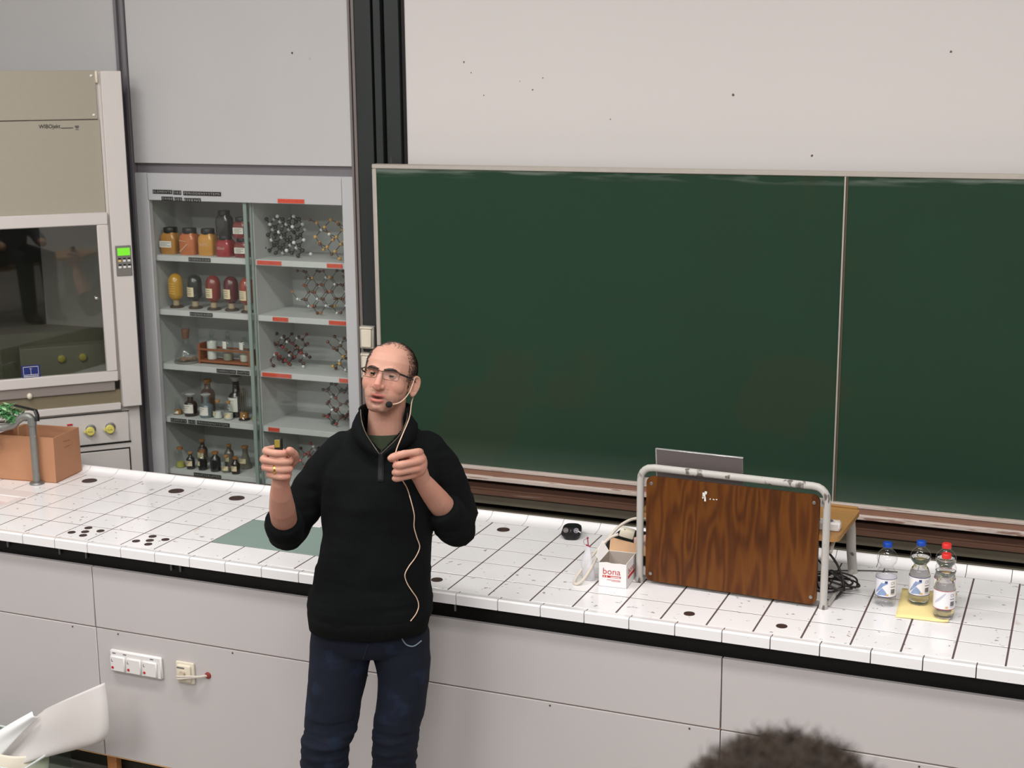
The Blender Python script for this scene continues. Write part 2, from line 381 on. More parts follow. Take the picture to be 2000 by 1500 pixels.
def sockets(name, i, j, offs, r):
    for dx, dy in offs:
        x, y = (i+.5)*P+dx, (j+.5)*P+dy
        q = B().lathe([(r*1.16, .0), (r*1.12, .0022), (r, .0022), (r*.96, .0008)], n=18, cap0=False).done(name, socket_m, bench)
        q.location = (x, y, 0)
for i, j, r in ((-2, 4, .029), (1, 4, .029), (3, 4, .029), (11, 4, .022), (11, 0, .018), (17, 0, .016), (19, 0, .016)): sockets('rod_socket', i, j, [(0, 0)], r)
for i in (1, 3): sockets('gas_outlet', i, 0, [(0, .005), (-.045, -.02), (-.02, .05), (.05, .035), (.022, -.035)], .0135)
B().bx(5*P+.002, 9*P-.002, P+.002, 3*P-.002, -.006, .001, .001).done('glass_plate', mat('grey_green_plate', s(136, 156, 148), .35, var=.06, vscale=5, spots=[(30, .72, s(170, 185, 178), .6, 4)]), bench)
# sunken sink left of the tiles
sink_m = mat('sink_ceramic', s(232, 222, 219), .3, var=.03)
b = B(); X0, X1, Y0, Y1 = -6*P, -2*P-.002, P+.002, 3*P-.002
ox0, ox1, oy0, oy1 = -.85, -.342, .17, .368
b.bx(X0, X1, oy1, Y1, -.032, .003, .003).bx(X0, X1, Y0, oy0, -.032, .003, .003).bx(ox1, X1, oy0, oy1, -.032, .003, .003).bx(X0, ox0, oy0, oy1, -.032, .003, .003)
sk = b.done('sink_basin', sink_m, bench)
B().bx(ox0, ox1, oy0, oy1, -.033, -.026).done('basin_bottom', mat('pinkish_ceramic', s(216, 192, 186), .3), sk)

# outlets on the bench front
o = thing('triple_switch', 'white triple socket strip with three red dots on the grey bench front', 'socket', (.501, .0, T-.474))
B().bx(-.119, .119, -.016, 0, -.045, .045, .005).done('frame', white_pl, o)
for k in (-1, 0, 1):
    q = B().bx(-.034, .034, -.024, -.014, -.038, .024, .004).done('flap', white_pl, o); q.location.x = k*.074-.006
    B().lathe([(.0055, 0), (.0055, .0015), (.003, .002)], n=10).done('red_dot', red_m, q).matrix_local = Matrix.Translation((-.022, -.024, -.022)) @ FRONT
    B().bx(-.026, -.0245, -.0248, -.024, .002, .012).bx(-.026, -.019, -.0248, -.024, .002, .0035).done('lettering', black_m, q)
B().bx(-.105, -.09, -.0168, -.016, .032, .036).bx(-.055, -.04, -.0168, -.016, .032, .036).bx(.07, .085, -.0168, -.016, .032, .036).done('lettering', grey_dark, o)
o = thing('cable_outlet', 'cream single outlet with grey cable plugged in on the bench front', 'socket', (.724, .0, T-.474))
B().bx(-.041, .041, -.012, 0, -.043, .043, .006, 2).done('frame', cream_pl, o)
B().bx(-.031, .031, -.022, -.01, -.033, .033, .006, 2).done('cover', cream_pl, o)
B().bx(-.028, .006, -.0228, -.022, .020, .026).done('lettering', grey_dark, o)
B().lathe([(.011, 0), (.011, .01)], n=12).done('plug_collar', mat('aged_cream', s(206, 190, 170), .5), o).matrix_local = Matrix.Translation((-.002, -.022, .004)) @ FRONT
grey_cab = mat('grey_cable', s(205, 196, 184), .5)
B().tube(spline([(-.028, -.026, -.012), (-.01, -.034, -.008), (.03, -.036, 0), (.07, -.022, .0), (.094, -.004, .001)]), .0042, 8).done('cable', grey_cab, o)
B().tube(spline([(-.028, -.026, -.018), (-.01, -.036, -.016), (.03, -.036, -.006), (.07, -.022, -.002), (.094, -.004, -.001)]), .0042, 8).done('cable', grey_cab, o)
B().lathe([(.013, 0), (.013, .004), (.008, .007)], n=14).done('grommet', mat('red_rubber', s(140, 52, 42), .6), o).matrix_local = Matrix.Translation((.097, 0, .001)) @ FRONT

# ---------------------------------------------------------------- fume hood (stands at 45 degrees in the corner)
hood = thing('fume_hood', 'beige laboratory fume hood with white sash frame at the left', 'fume hood', (-.527, 1.3, 0), pi/4)
h = lambda: B()
Z = T
h().bx(-1.3, -.004, -.002, .02, Z+1.551, Z+1.772, .002).done('upper_panel', hood_beige, hood)
h().bx(-1.3, .004, .004, .024, Z+1.12, Z+1.5485, .002).done('fascia_panel', hood_beige, hood)
for zz in (1.748, 1.570):
    h().sph((-.022, -.002, Z+zz), (.007, .005, .006), 10, 6).done('screw', white_pl, hood)
h().bx(-.006, .006, -.012, .01, Z+1.715, Z+1.77, .004).done('pull_clip', cream_pl, hood)
b = h(); b.bx(-1.3, .006, -.024, .012, Z+1.062, Z+1.121, .004).bx(-1.3, .006, -.024, .012, Z+.310, Z+.360, .004).bx(-.046, .006, -.024, .012, Z+.36, Z+1.062, .004)
b.done('sash_frame', hood_white, hood)
h().bx(-1.3, -.044, -.008, -.004, Z+.355, Z+1.066).done('sash_pane', thinglass('sash_glass', (.74, .75, .72), 1.6), hood)
h().bx(.005, .0165, .003, .03, Z+.31, Z+1.765).bx(-.004, .006, .010, .03, Z+1.54, Z+1.765).done('post_filler', hood_white, hood)
h().bx(-1.3, -.010, -.012, .06, Z+.262, Z+.311, .003).done('sash_handle', hood_grey, hood)
h().sph((-.405, -.016, Z+.272), (.013, .012, .015), 12, 8).done('stop_knob', cream_pl, hood)
b = h(); b.bx(-1.3, .03, .55, .57, Z+.1, Z+1.75).bx(.015, .03, .03, .57, Z+.1, Z+1.75).bx(-1.3, .03, .02, .57, Z+1.74, Z+1.765).done('inside_lining', hood_dark, hood)
h().bx(-1.3, .015, .02, .55, Z+.15, Z+.19, .003).done('worktop', hood_low, hood)
h().bx(-1.3, .012, .30, .545, Z+.19, Z+.52, .004).done('rear_duct_cover', hood_low, hood)
h().bx(-.42, .01, .20, .30, Z+.19, Z+.46, .004).done('reflected_block', mat('reflected_block_grey', s(160, 160, 146), .5, var=.05), hood)  # reflection inside the hood, modelled as a solid pale block
for xx in (-.23, -.13):
    h().lathe([(.018, 0), (.018, .012), (.012, .016)], n=14).done('reflected_knob', yellow, hood).matrix_local = Matrix.Translation((xx, .20, Z+.40)) @ FRONT  # yellow knobs belong to the same modelled reflection
h().bx(-.545, -.51, .10, .14, Z+.19, Z+1.7).done('inner_post', hood_low, hood)
h().sph((-.069, -.012, Z+.715), .011, 12, 8).done('sash_button', chrome, hood)
b = h(); b.bx(-.432, -.348, -.0095, -.0085, Z+.358, Z+.418).done('sash_sticker', mat('blue_sticker', s(22, 40, 110), .5), hood)
b = h()
for a in ((-.424, -.356, .410, .412), (-.424, -.356, .372, .374), (-.424, -.4225, .372, .412), (-.3575, -.356, .372, .412), (-.391, -.3895, .374, .404), (-.396, -.384, .401, .4025), (-.424, -.356, .364, .367)):
    b.bx(a[0], a[1], -.0105, -.0095, Z+a[2], Z+a[3])
b.done('sticker_lines', white_m, hood)
h().bx(.016, .108, -.035, .04, Z+.182, Z+1.769, .003).done('side_post', hood_white, hood)
b = h(); b.bx(.029, .101, -.040, -.034, Z+.818, Z+.962, .002); cp = b.done('control_panel', mat('control_grey', s(120, 116, 112), .5), hood)
h().bx(.038, .096, -.0415, -.0395, Z+.915, Z+.951).done('display', emis('green_lcd', s(110, 205, 40), .55), cp)
for r_ in range(2):
    for c_ in range(3):
        x, z = .046+c_*.0215, Z+.895-r_*.030
        h().bx(x-.007, x+.007, -.0425, -.0395, z-.010, z+.010, .001).done('button', white_pl if (r_, c_) != (0, 0) else mat('amber_button', s(230, 190, 120), .5), cp)
        h().bx(x-.007, x+.007, -.0432, -.0422, z+.001, z+.010).done('button_symbol', black_m, cp)
h().bx(-1.3, .03, -.0, .05, Z+.19, Z+.262).done('gap_lining', mat('hood_gap', s(122, 112, 88), .6), hood)
h().bx(-1.3, .012, -.014, .05, Z+.165, Z+.20, .004).done('sill', hood_white, hood)
b = h(); b.bx(-1.3, .10, .012, .05, Z-1.0, Z+.19, .002).done('base_cabinet', hood_white, hood)
h().bx(-1.3, .044, .0, .02, Z+.002, Z+.150, .004).done('valve_panel', hood_white, hood)
b = h(); b.bx(-1.3, .05, .009, .013, Z-.006, Z+.002).bx(-1.3, .05, .009, .013, Z+.15, Z+.154).bx(.038, .043, .008, .013, Z-.9, Z-.030).bx(-1.3, .043, .008, .013, Z-.036, Z-.030).done('dark_joint', black_lam, hood)
h().bx(-.62, .037, .004, .02, Z-.9, Z-.037, .003).done('base_door', hood_white, hood)
for x_, z_ in ((-.141, .071), (-.049, .072)):
    q = thing; v = h().lathe([(.024, 0), (.024, .004), (.018, .006)], n=18).done('valve_knob', steel, hood)
    v.matrix_local = Matrix.Translation((x_+.004, 0, Z+z_+.01)) @ FRONT
    c = h().lathe([(.0205, .006), (.0215, .02), (.018, .026)], n=18).prism([(-.0215, -.007, .008), (-.030, 0, .008), (-.0215, .007, .008)], (0, 0, .014)).done('knob_cap', yellow, v); c.location = (-.004, -.008, 0)
    text('lettering', 'N2' if x_ < -.1 else 'Luft', .022, .006, black_m, v, Matrix.Translation((-.004, -.008, .0265)))
h().bx(-.245, -.22, -.004, .004, Z+.108, Z+.116).done('red_tag', red_m, hood)
text('lettering', 'WIBOjekt', .095, .024, black_m, hood, at(-.222, .0032, Z+1.519), bold=.015)
b = h(); b.bx(-.172, -.118, .0032, .004, Z+1.511, Z+1.5145); b.done('logo_line', black_m, hood)
h().prism([(-.110, .0034, Z+1.523), (-.092, .0034, Z+1.523), (-.092, .0034, Z+1.516), (-.101, .0034, Z+1.508), (-.110, .0034, Z+1.516)], (0, -.0006, 0)).bx(-.109, -.093, .0028, .0034, Z+1.503, Z+1.5055).done('logo_shield', mat('logo_grey', s(90, 88, 84), .6), hood)

# ---------------------------------------------------------------- glass cabinet
cab = thing('display_cabinet', 'grey glass-fronted display cabinet with taped letter strips, full of specimens', 'cabinet', (0, 1.5, T))
SH = (.893, .626, .353, .083, -.187)
b = B()
b.bx(-.497, -.425, 0, .03, -1.0, 1.292, .002).bx(.63, .690, 0, .03, -1.0, 1.292, .002).bx(-.425, .63, 0, .03, 1.163, 1.292, .001)
b.done('frame', cab_m, cab)
B().bx(-.4262, -.4248, -.0006, .002, 1.163, 1.29).bx(.6295, .6305, -.0006, .002, 1.163, 1.28).done('frame_joint', grey_dark, cab)
B().bx(-.425, .63, .004, .03, -1.0, -.235, .002).done('base_panel', cab_m, cab)
B().bx(-.425, .63, .0, .03, -.235, -.205).done('door_track', mat('track_brown', s(98, 88, 78), .5, .3), cab)
b = B(); b.bx(-.47, -.45, .03, .40, -1, 1.3).bx(.655, .675, .03, .40, -1, 1.3).bx(-.45, .655, .385, .40, -1, 1.3).bx(-.45, .655, .03, .40, 1.19, 1.21); b.done('carcass', cab_in, cab)
B().bx(.098, .122, .06, .385, -.3, 1.19).done('divider', cab_in, cab)
for k, z in enumerate(SH):
    B().bx(-.45, .098, .045, .385, z-.028, z, .001).done('shelf', cab_in, cab)
    B().bx(.122, .655, .045, .385, z-.028, z, .001).done('shelf', cab_in, cab)
B().bx(-.425, .128, .030, .035, -.205, 1.175).done('door_pane', pane_m, cab)
B().bx(.098, .63, .016, .021, -.205, 1.175).done('door_pane', pane_m, cab)
B().bx(.094, .112, .014, .023, -.205, 1.175).done('pane_edge', glass_edge, cab, label='greenish glass door edge')
B().bx(.122, .130, .029, .036, -.205, 1.175).done('pane_edge', glass_edge, cab, label='greenish glass door edge')
def strip(x0, x1, z, txt, red=False, hh=.019, y=-.002):
    q = B().bx(x0, x1, y-.0012, y, z-hh/2, z+hh/2).done('label_strip', red_strip if red else black_m, cab, label=('red' if red else 'black')+' letter strip')
    text('lettering', txt, (x1-x0)*.94, hh*.52, mat_dkred if red else dymo_m, q, at((x0+x1)/2, y-.0016, z), 1.25)
dymo_m = mat('embossed_white', s(168, 166, 160), .6)
mat_dkred = mat('dark_red_print', s(170, 52, 40), .6)
strip(-.396, -.285, 1.204, 'ELEMENTE'); strip(-.280, -.234, 1.202, 'DES'); strip(-.222, -.012, 1.200, 'PERIODENSYSTEMS')
strip(-.348, -.282, 1.172, 'OXIDE'); strip(-.276, -.231, 1.170, 'DES'); strip(-.220, -.126, 1.168, 'EISENS')
SY = .043
strip(-.245, -.120, SH[0]-.014, 'EISENOXIDE', y=SY); strip(-.255, -.125, SH[1]-.014, 'EISENOXIDE', y=SY)
strip(-.118, -.008, SH[2]-.014, 'CHEMISCHER', y=SY); strip(-.003, .068, SH[2]-.014, 'GARTEN', y=SY)
strip(-.405, -.310, SH[3]-.014, 'ELEMENTE', y=SY); strip(-.302, -.258, SH[3]-.014, 'DES', y=SY); strip(-.250, -.060, SH[3]-.014, 'PERIODENSYSTEMS', y=SY)
strip(-.285, -.125, SH[4]-.014, 'HAUPTGRUPPEN', y=SY)
strip(.295, .435, 1.176, 'STRUKTUREN', True)
strip(.140, .272, SH[0]-.014, 'CRISTOBALIT', True, y=SY); strip(.516, .598, SH[0]-.014, 'QUARZ', True, y=SY)
strip(.212, .296, SH[1]-.014, 'RUTIL', True, y=SY); strip(.516, .632, SH[1]-.014, 'SPHALERIT', True, y=SY)
strip(.140, .302, SH[2]-.014, 'CALCIUMFLUORID', True, y=SY); strip(.560, .628, SH[2]-.014, 'FERRIT', True, y=SY)
strip(.160, .222, SH[3]-.014, 'WURTZIT', True, y=SY)

# ---- jars and bottles in the cabinet
JG = {}
def glossy(name, r, g, bl): return mat(name, s(r, g, bl), .25, var=.10, vscale=20, coat=.6)
lid_m = mat('black_lid', s(26, 24, 22), .45)
paper_lab = mat('cream_label', s(226, 208, 170), .7, var=.06, vscale=40)
white_lab = mat('white_label', s(224, 220, 210), .7, var=.04, vscale=40)
ink = mat('ink_grey', s(120, 112, 104), .7)
def lab_lines(parent, x0, x1, y, z0, z1, n_):
    b = B()
    for k in range(n_):
        z = z1-(k+1)*(z1-z0)/(n_+1); b.bx(x0, x1-(.3*(x1-x0) if k % 2 else 0), y-.0006, y, z-.0012, z+.0012)
    b.done('lettering', ink, parent)
def powder_jar(name, label, x, y, z, wd, hh, m, lab=None, group='square powder jars on the top shelf'):
    o = thing(name, label, 'jar', (x, y, T+z), random.uniform(-.06, .06), group)
    r = wd/2; b = B()
    lv = [(0, r*.93), (.006, r), (hh*.58, r), (hh*.70, r*.93), (hh*.78, r*.74), (hh*.82, r*.70)]
    b.loft([(q, 0, 0, rr_, rr_*.9, rr_*.9) for q, rr_ in lv], 28, 5); b.done('body', m, o, 50)
    B().lathe([(r*.76, hh*.80), (r*.78, hh*.82), (r*.78, hh*.98), (r*.74, hh)], n=22).done('lid', lid_m, o)
    if lab == 'white':
        q = B().bx(-r*.92, r*.62, -r*.9-.0016, -r*.9, hh*.26, hh*.50).done('paper_label', white_lab, o); lab_lines(q, -r*.8, r*.5, -r*.9-.0016, hh*.26, hh*.50, 3)
    elif lab == 'side':
        q = B().bx(-r*.75, r*.8, -r*.9-.0016, -r*.9, hh*.22, hh*.52).done('paper_label', white_lab, o); lab_lines(q, -r*.6, r*.6, -r*.9-.0016, hh*.22, hh*.52, 4)
    elif lab == 'stripe':
        B().tube([(-r*.75, -r*.92, hh*.12), (r*.25, -r*.92, hh*.42)], .0035, 6).tube([(-r*.8, -r*.92, hh*.55), (r*.1, -r*.92, hh*.5)], .002, 6).done('tape_mark', mat('pale_tape', s(205, 160, 130), .6), o)
    elif lab:
        text('lettering', lab, r*1.0, .012, mat('pale_ink', s(210, 180, 160), .6), o, at(-r*.1, -r*.9-.001, hh*.42))
    return o
ochre = glossy('ochre_powder', 176, 124, 62); orange = glossy('orange_powder', 186, 104, 58); amber = glossy('amber_powder', 196, 138, 58)
darkb = glossy('black_powder', 38, 36, 34); redp = glossy('red_powder', 150, 44, 48); wine = glossy('wine_powder', 118, 44, 42)
powder_jar('powder_jar', 'ochre powder jar with white paper label, leftmost on the top shelf', -.395, 1.62, SH[0], .088, .128, ochre, 'white')
powder_jar('powder_jar', 'orange powder jar with a slanting tape mark on the top shelf', -.285, 1.62, SH[0], .088, .128, orange, 'stripe')
powder_jar('powder_jar', 'amber yellow powder jar right of the orange one', -.182, 1.625, SH[0], .086, .128, amber, 'Fe2O3')
powder_jar('powder_jar', 'crimson powder jar with pale lettering under the black jar', -.070, 1.605, SH[0], .082, .100, redp, 'Oxid')
powder_jar('powder_jar', 'black jar stacked on the crimson powder jar', -.072, 1.605, SH[0]+.100, .074, .120, darkb, None)
powder_jar('powder_jar', 'wine red jar with white label, lower one of the pair at the pane edge', .026, 1.605, SH[0], .074, .092, wine, 'side')
powder_jar('powder_jar', 'wine red jar with white label, upper one of the pair at the pane edge', .024, 1.605, SH[0]+.092, .074, .098, wine, 'side')
def bulb(label, x, y, m, lab=True):
    o = thing('specimen_flask', label, 'flask', (x, y, T+SH[1]), 0, 'inverted specimen flasks on the second shelf')
    B().lathe([(.016, .036), (.026, .046), (.035, .058), (.0365, .075), (.0365, .125), (.033, .145), (.024, .160), (.010, .168), (.002, .169)], n=24).done('bulb', m, o, 60)
    B().lathe([(.017, .006), (.0165, .02), (.0165, .038), (.020, .045)], n=18, cap0=False, cap1=False).lathe([(.014, .008), (.013, .04)], n=12).done('neck', mat('frosted_neck', s(168, 150, 122), .35, var=.1), o)
    B().lathe([(.034, 0), (.035, .004), (.030, .010), (.018, .012)], n=24).done('foot', mat('dark_foot', s(66, 56, 46), .4), o)
    if lab:
        b = B()
        b.rings([[(.0375*sin(a), -.0375*cos(a), z) for a in [radians(-48+k*9) for k in range(9)]] for z in (.062, .108)], False, False, closed=False)
        q = b.done('paper_label', paper_lab, o); b = B()
        for zz in (.098, .088, .078, .070):
            b.rings([[(.038*sin(a), -.038*cos(a), z) for a in [radians(-38+k*9) for k in range(6)]] for z in (zz, zz+.003)], False, False, closed=False)
        b.done('lettering', ink, q)
    else:
        b = B()
        for zz in (.12, .108, .096, .084, .072):
            b.rings([[(.0372*sin(a), -.0372*cos(a), z) for a in [radians(-50+k*11) for k in range(8)]] for z in (zz, zz+.003)], False, False, closed=False)
        b.done('lettering', mat('pale_yellow_ink', s(210, 178, 110), .6), o)
bulb('yellow specimen flask on a foot, leftmost on the second shelf', -.380, 1.615, glossy('yellow_oxide', 190, 142, 48), False)
bulb('black specimen flask with cream label on a foot', -.273, 1.62, glossy('black_oxide', 34, 38, 36))
bulb('brick red specimen flask with cream label between black and maroon ones', -.162, 1.615, glossy('brick_oxide', 122, 42, 34))
bulb('dark maroon specimen flask with cream label on a foot', -.062, 1.618, glossy('maroon_oxide', 84, 28, 32))
bulb('brick red specimen flask cut by the glass door edge', .040, 1.60, glossy('brick_oxide_pale', 150, 62, 46))
# third shelf: cone flask on a dish, wooden rack with three bottles
o = thing('garden_flask', 'squat clear flask with cork standing on a grey dish', 'flask', (-.335, 1.61, T+SH[2]))
B().lathe([(.055, 0), (.062, .004), (.064, .010), (.058, .010), (.05, .006)], n=28).done('dish', mat('grey_dish', s(138, 136, 130), .5), o)
B().lathe([(.058, .011), (.058, .030), (.050, .058), (.034, .080), (.018, .092), (.016, .130), (.019, .134)], n=28, cap0=True, cap1=False).done('glass_body', clear_thin, o)
B().lathe([(.016, .120), (.019, .150), (.021, .162), (.019, .168)], n=16).done('cork', mat('brown_cork', s(104, 66, 42), .8, var=.2, vscale=50), o)
b = B()
for k in range(22):
    a, q = random.uniform(0, 2*pi), random.uniform(.005, .046); b.ico((q*cos(a), q*sin(a), .016+random.uniform(0, .008)), random.uniform(.005, .009))
b.done('mineral_grain', mat('mineral_grain', s(150, 110, 84), .6, var=.5, vscale=60), o, stuff=True)
o = thing('bottle_rack', 'small reddish wooden rack holding three bottles on the third shelf', 'rack', (-.115, 1.64, T+SH[2]))
wr = mat('red_wood', s(140, 84, 56), .5, var=.15, vscale=20, stretch=(1, 6, 6))
B().bx(-.150, -.138, -.035, .035, 0, .100, .001).done('end_board', wr, o); B().bx(.138, .150, -.035, .035, 0, .080, .001).done('end_board', wr, o)
B().bx(-.138, .138, -.036, -.030, .068, .078, .001).done('front_bar', wr, o); B().bx(-.138, .138, .030, .036, .068, .078, .001).done('rear_bar', wr, o)
B().bx(-.138, .138, -.036, .036, .008, .020, .001).done('bottom_board', wr, o)
def rack_bottle(label, x, fill, mm, top, lab=True):
    o = thing('sample_bottle', label, 'bottle', (x, 1.635, T+SH[2]+.0205), 0, 'sample bottles in the wooden rack')
    B().lathe([(.024, 0), (.026, .004), (.026, .085), (.020, .100), (.011, .108), (.011, .118), (.015, .121)], n=22, cap1=False).done('glass_body', clear_thin, o)
    B().lathe([(.0235, .002), (.0245, .006), (.0245, fill), (.02, fill+.002)], n=20).done('contents', mm, o)
    if top: B().lathe([(.010, .108), (.012, .122), (.016, .130), (.012, .142), (.004, .146)], n=16).done('stopper', clear_thin, o)
    if lab:
        b = B(); b.rings([[(.0266*sin(a), -.0266*cos(a), z) for a in [radians(-55+k*10) for k in range(8)]] for z in (.062, .098)], False, False, closed=False); b.done('paper_label', white_lab, o)
whitep = mat('white_powder', s(226, 222, 216), .8)
rack_bottle('stoppered bottle of white powder at the left of the rack', -.200, .088, whitep, True, False)
rack_bottle('middle rack bottle with grey grains and white label', -.108, .035, mat('grey_grains', s(150, 144, 126), .7, var=.3, vscale=120), True)
rack_bottle('right rack bottle with pale grains and white label', -.012, .034, mat('pale_grains', s(206, 196, 180), .7, var=.2, vscale=120), False)
# fourth and fifth shelves: reagent bottles
def reagent(label, x, y, sh, r, hb, ht, body, fill=None, fm=None, top='cork', lab=None, cone=False, group=None):
    o = thing('reagent_bottle', label, 'bottle', (x, y, T+SH[sh]), random.uniform(-.1, .1), group)
    nk = r*.42
    if cone: pf = [(r*.95, 0), (r, .004), (r*.96, .012), (nk, hb), (nk, ht*.9), (nk*1.3, ht*.93)]
    else: pf = [(r*.95, 0), (r, .004), (r, hb*.8), (r*.85, hb*.93), (nk*1.1, hb*1.04), (nk, ht*.9), (nk*1.3, ht*.93)]
    B().lathe(pf, n=22, cap1=False).done('glass_body', body, o, 50)
    if fill:
        k_ = (1-fill/hb) if cone else 1
        B().lathe([(r*.9, .003), (r*.93, .006), (r*.93 if not cone else nk+(r-nk)*k_*.9, fill)], n=18).done('contents', fm, o)
    if top == 'cork': B().lathe([(nk*.95, ht*.86), (nk*1.3, ht*.97), (nk*1.25, ht)], n=14).done('cork', cork, o)
    elif top == 'lid': B().lathe([(nk*1.5, ht*.88), (nk*1.5, ht)], n=16).done('lid', mat('brown_lid', s(150, 104, 62), .5), o)
    elif top == 'stopper': B().lathe([(nk*.9, ht*.84), (nk*1.1, ht*.9), (nk*1.7, ht*.96), (nk*1.8, ht*.985), (nk*1.3, ht*1.01)], n=18).done('stopper', mat('frosted_stopper', s(172, 174, 170), .3), o)
    if lab:
        a0, a1, z0, z1, lm = lab
        st = [radians(a0+(a1-a0)*k/7) for k in range(8)]
        b = B(); b.rings([[((r+.001)*sin(a), -(r+.001)*cos(a), z) for a in st] for z in (z0, z1)], False, False, closed=False); q = b.done('paper_label', lm, o)
        b = B()
        for k in range(3):
            zz = z1-(z1-z0)*(.22+.24*k)
            b.rings([[((r+.0016)*sin(a), -(r+.0016)*cos(a), z) for a in st[1:6-k]] for z in (zz, zz+.0024)], False, False, closed=False)
        b.done('lettering', ink, q)
    return o
brown_gl = mat('brown_glass', s(46, 32, 26), .12, coat=.6); dark_gl = mat('dark_filled_glass', s(44, 44, 44), .15, coat=.7)
grey_gl = mat('grey_liquid_glass', s(98, 108, 112), .12, coat=.7)
G4, G5 = 'reagent bottles on the fourth shelf', 'corked bottles on the bottom shelf'
yel = mat('yellow_salt', s(186, 178, 92), .7, var=.2, vscale=90); wht = whitep; ora = mat('orange_salt', s(176, 122, 60), .7, var=.2, vscale=90)
blk = mat('black_grain', s(34, 32, 32), .6, var=.3, vscale=90)
reagent('small cone bottle with yellow lumps, leftmost on the fourth shelf', -.405, 1.61, 3, .024, .06, .088, clear_thin, .022, ora, None, (-40, 30, .008, .020, white_lab), True, G4)
reagent('brown bottle with large white label on the fourth shelf', -.325, 1.605, 3, .033, .075, .112, brown_gl, None, None, 'stopper', (-62, 50, .018, .062, white_lab), False, G4)
reagent('wide grey bottle with white label and frosted stopper', -.233, 1.605, 3, .033, .070, .118, grey_gl, None, None, 'stopper', (-65, 45, .014, .056, white_lab), False, G4)
reagent('corked cone bottle half full of white powder', -.165, 1.605, 3, .024, .062, .092, clear_thin, .034, wht, 'cork', (-70, -10, .014, .038, paper_lab), True, G4)
reagent('corked bottle with cream label in front of the tall dark jar', -.100, 1.600, 3, .022, .07, .092, clear_thin, .03, wht, 'cork', (-60, 55, .012, .034, paper_lab), False, G4)
reagent('tall dark jar with grey stopper behind the corked bottles', -.100, 1.675, 3, .040, .12, .205, dark_gl, None, None, 'stopper', (-60, 40, .03, .10, white_lab), False, G4)
reagent('brown tall bottle in the second row behind the wide grey bottle', -.285, 1.70, 3, .036, .12, .170, mat('amber_glass', s(84, 56, 36), .15, coat=.6), None, None, 'cork', None, False, G4)
o = thing('glass_cylinder', 'glass cylinder with brass rods at the right of the fourth shelf', 'jar', (-.020, 1.615, T+SH[3]))
B().lathe([(.026, 0), (.028, .004), (.025, .010), (.0235, .012), (.0235, .150)], n=22, cap1=False).done('glass_body', clear_thin, o)
B().lathe([(.028, -.0), (.029, .003), (.026, .007)], n=22).done('foot', mat('dark_glass_foot', s(60, 50, 42), .3), o)
B().lathe([(.021, .012), (.021, .040)], n=16).done('contents', ora, o)
for q in ((-.012, -.004), (.002, -.010), (.012, 0), (-.003, .008)):
    B().tube([(q[0], q[1], .03), (q[0]*1.1, q[1]*1.1, .16)], .0028, 6).done('rod', mat('grey_brass', s(120, 112, 96), .4, .5), o)
reagent('tiny pale bottle beside the pane edge on the fourth shelf', .038, 1.61, 3, .011, .03, .05, clear_thin, .02, yel, 'cork', None, False, G4)
reagent('cork bottle with sulphur yellow powder, leftmost on the bottom shelf', -.395, 1.59, 4, .025, .075, .105, clear_thin, .028, yel, 'lid', None, True, G5)
reagent('dark bottle with beige label beside the yellow powder bottle', -.330, 1.585, 4, .022, .06, .085, dark_gl, None, None, 'cork', (-50, 50, .018, .044, paper_lab), False, G5)
reagent('orange-lidded bottle with small round cream label', -.262, 1.59, 4, .024, .07, .100, clear_thin, .05, blk, 'lid', (-60, 0, .024, .048, paper_lab), False, G5)
reagent('large black bottle with orange lid, middle of the bottom shelf', -.187, 1.592, 4, .027, .075, .100, dark_gl, None, None, 'lid', (-75, -40, .022, .05, paper_lab), False, G5)
reagent('cone bottle with cream label right of the large black bottle', -.125, 1.595, 4, .024, .06, .085, clear_thin, .02, mat('grey_salt', s(132, 124, 112), .7), 'cork', (-45, 50, .012, .034, paper_lab), True, G5)
reagent('small brown bottle with cream label nearest the glass on the bottom shelf', -.065, 1.585, 4, .022, .06, .085, brown_gl, None, None, 'lid', (-55, 45, .016, .042, paper_lab), False, G5)
reagent('tall red-lidded bottle in the back row of the bottom shelf, left', -.335, 1.70, 4, .026, .085, .125, mat('grey_brown_glass', s(80, 66, 58), .2, coat=.5), None, None, 'cork', (-40, 40, .03, .06, paper_lab), False, G5)
reagent('back row bottle with brown cork, middle of the bottom shelf', -.170, 1.69, 4, .024, .085, .115, mat('smoke_glass', s(96, 90, 82), .2, coat=.5), None, None, 'cork', (-40, 30, .03, .06, paper_lab), False, G5)
reagent('back row cone bottle with wide cork, right of the bottom shelf', -.075, 1.69, 4, .032, .08, .115, mat('smoke_glass_light', s(112, 108, 98), .2, coat=.5), None, None, 'cork', (-30, 40, .03, .055, paper_lab), True, G5)
reagent('clear tilted bottle with yellow tube at the right of the bottom shelf', .030, 1.64, 4, .018, .06, .095, clear_thin, .03, mat('pale_solid', s(196, 192, 180), .6), 'cork', None, False, G5)

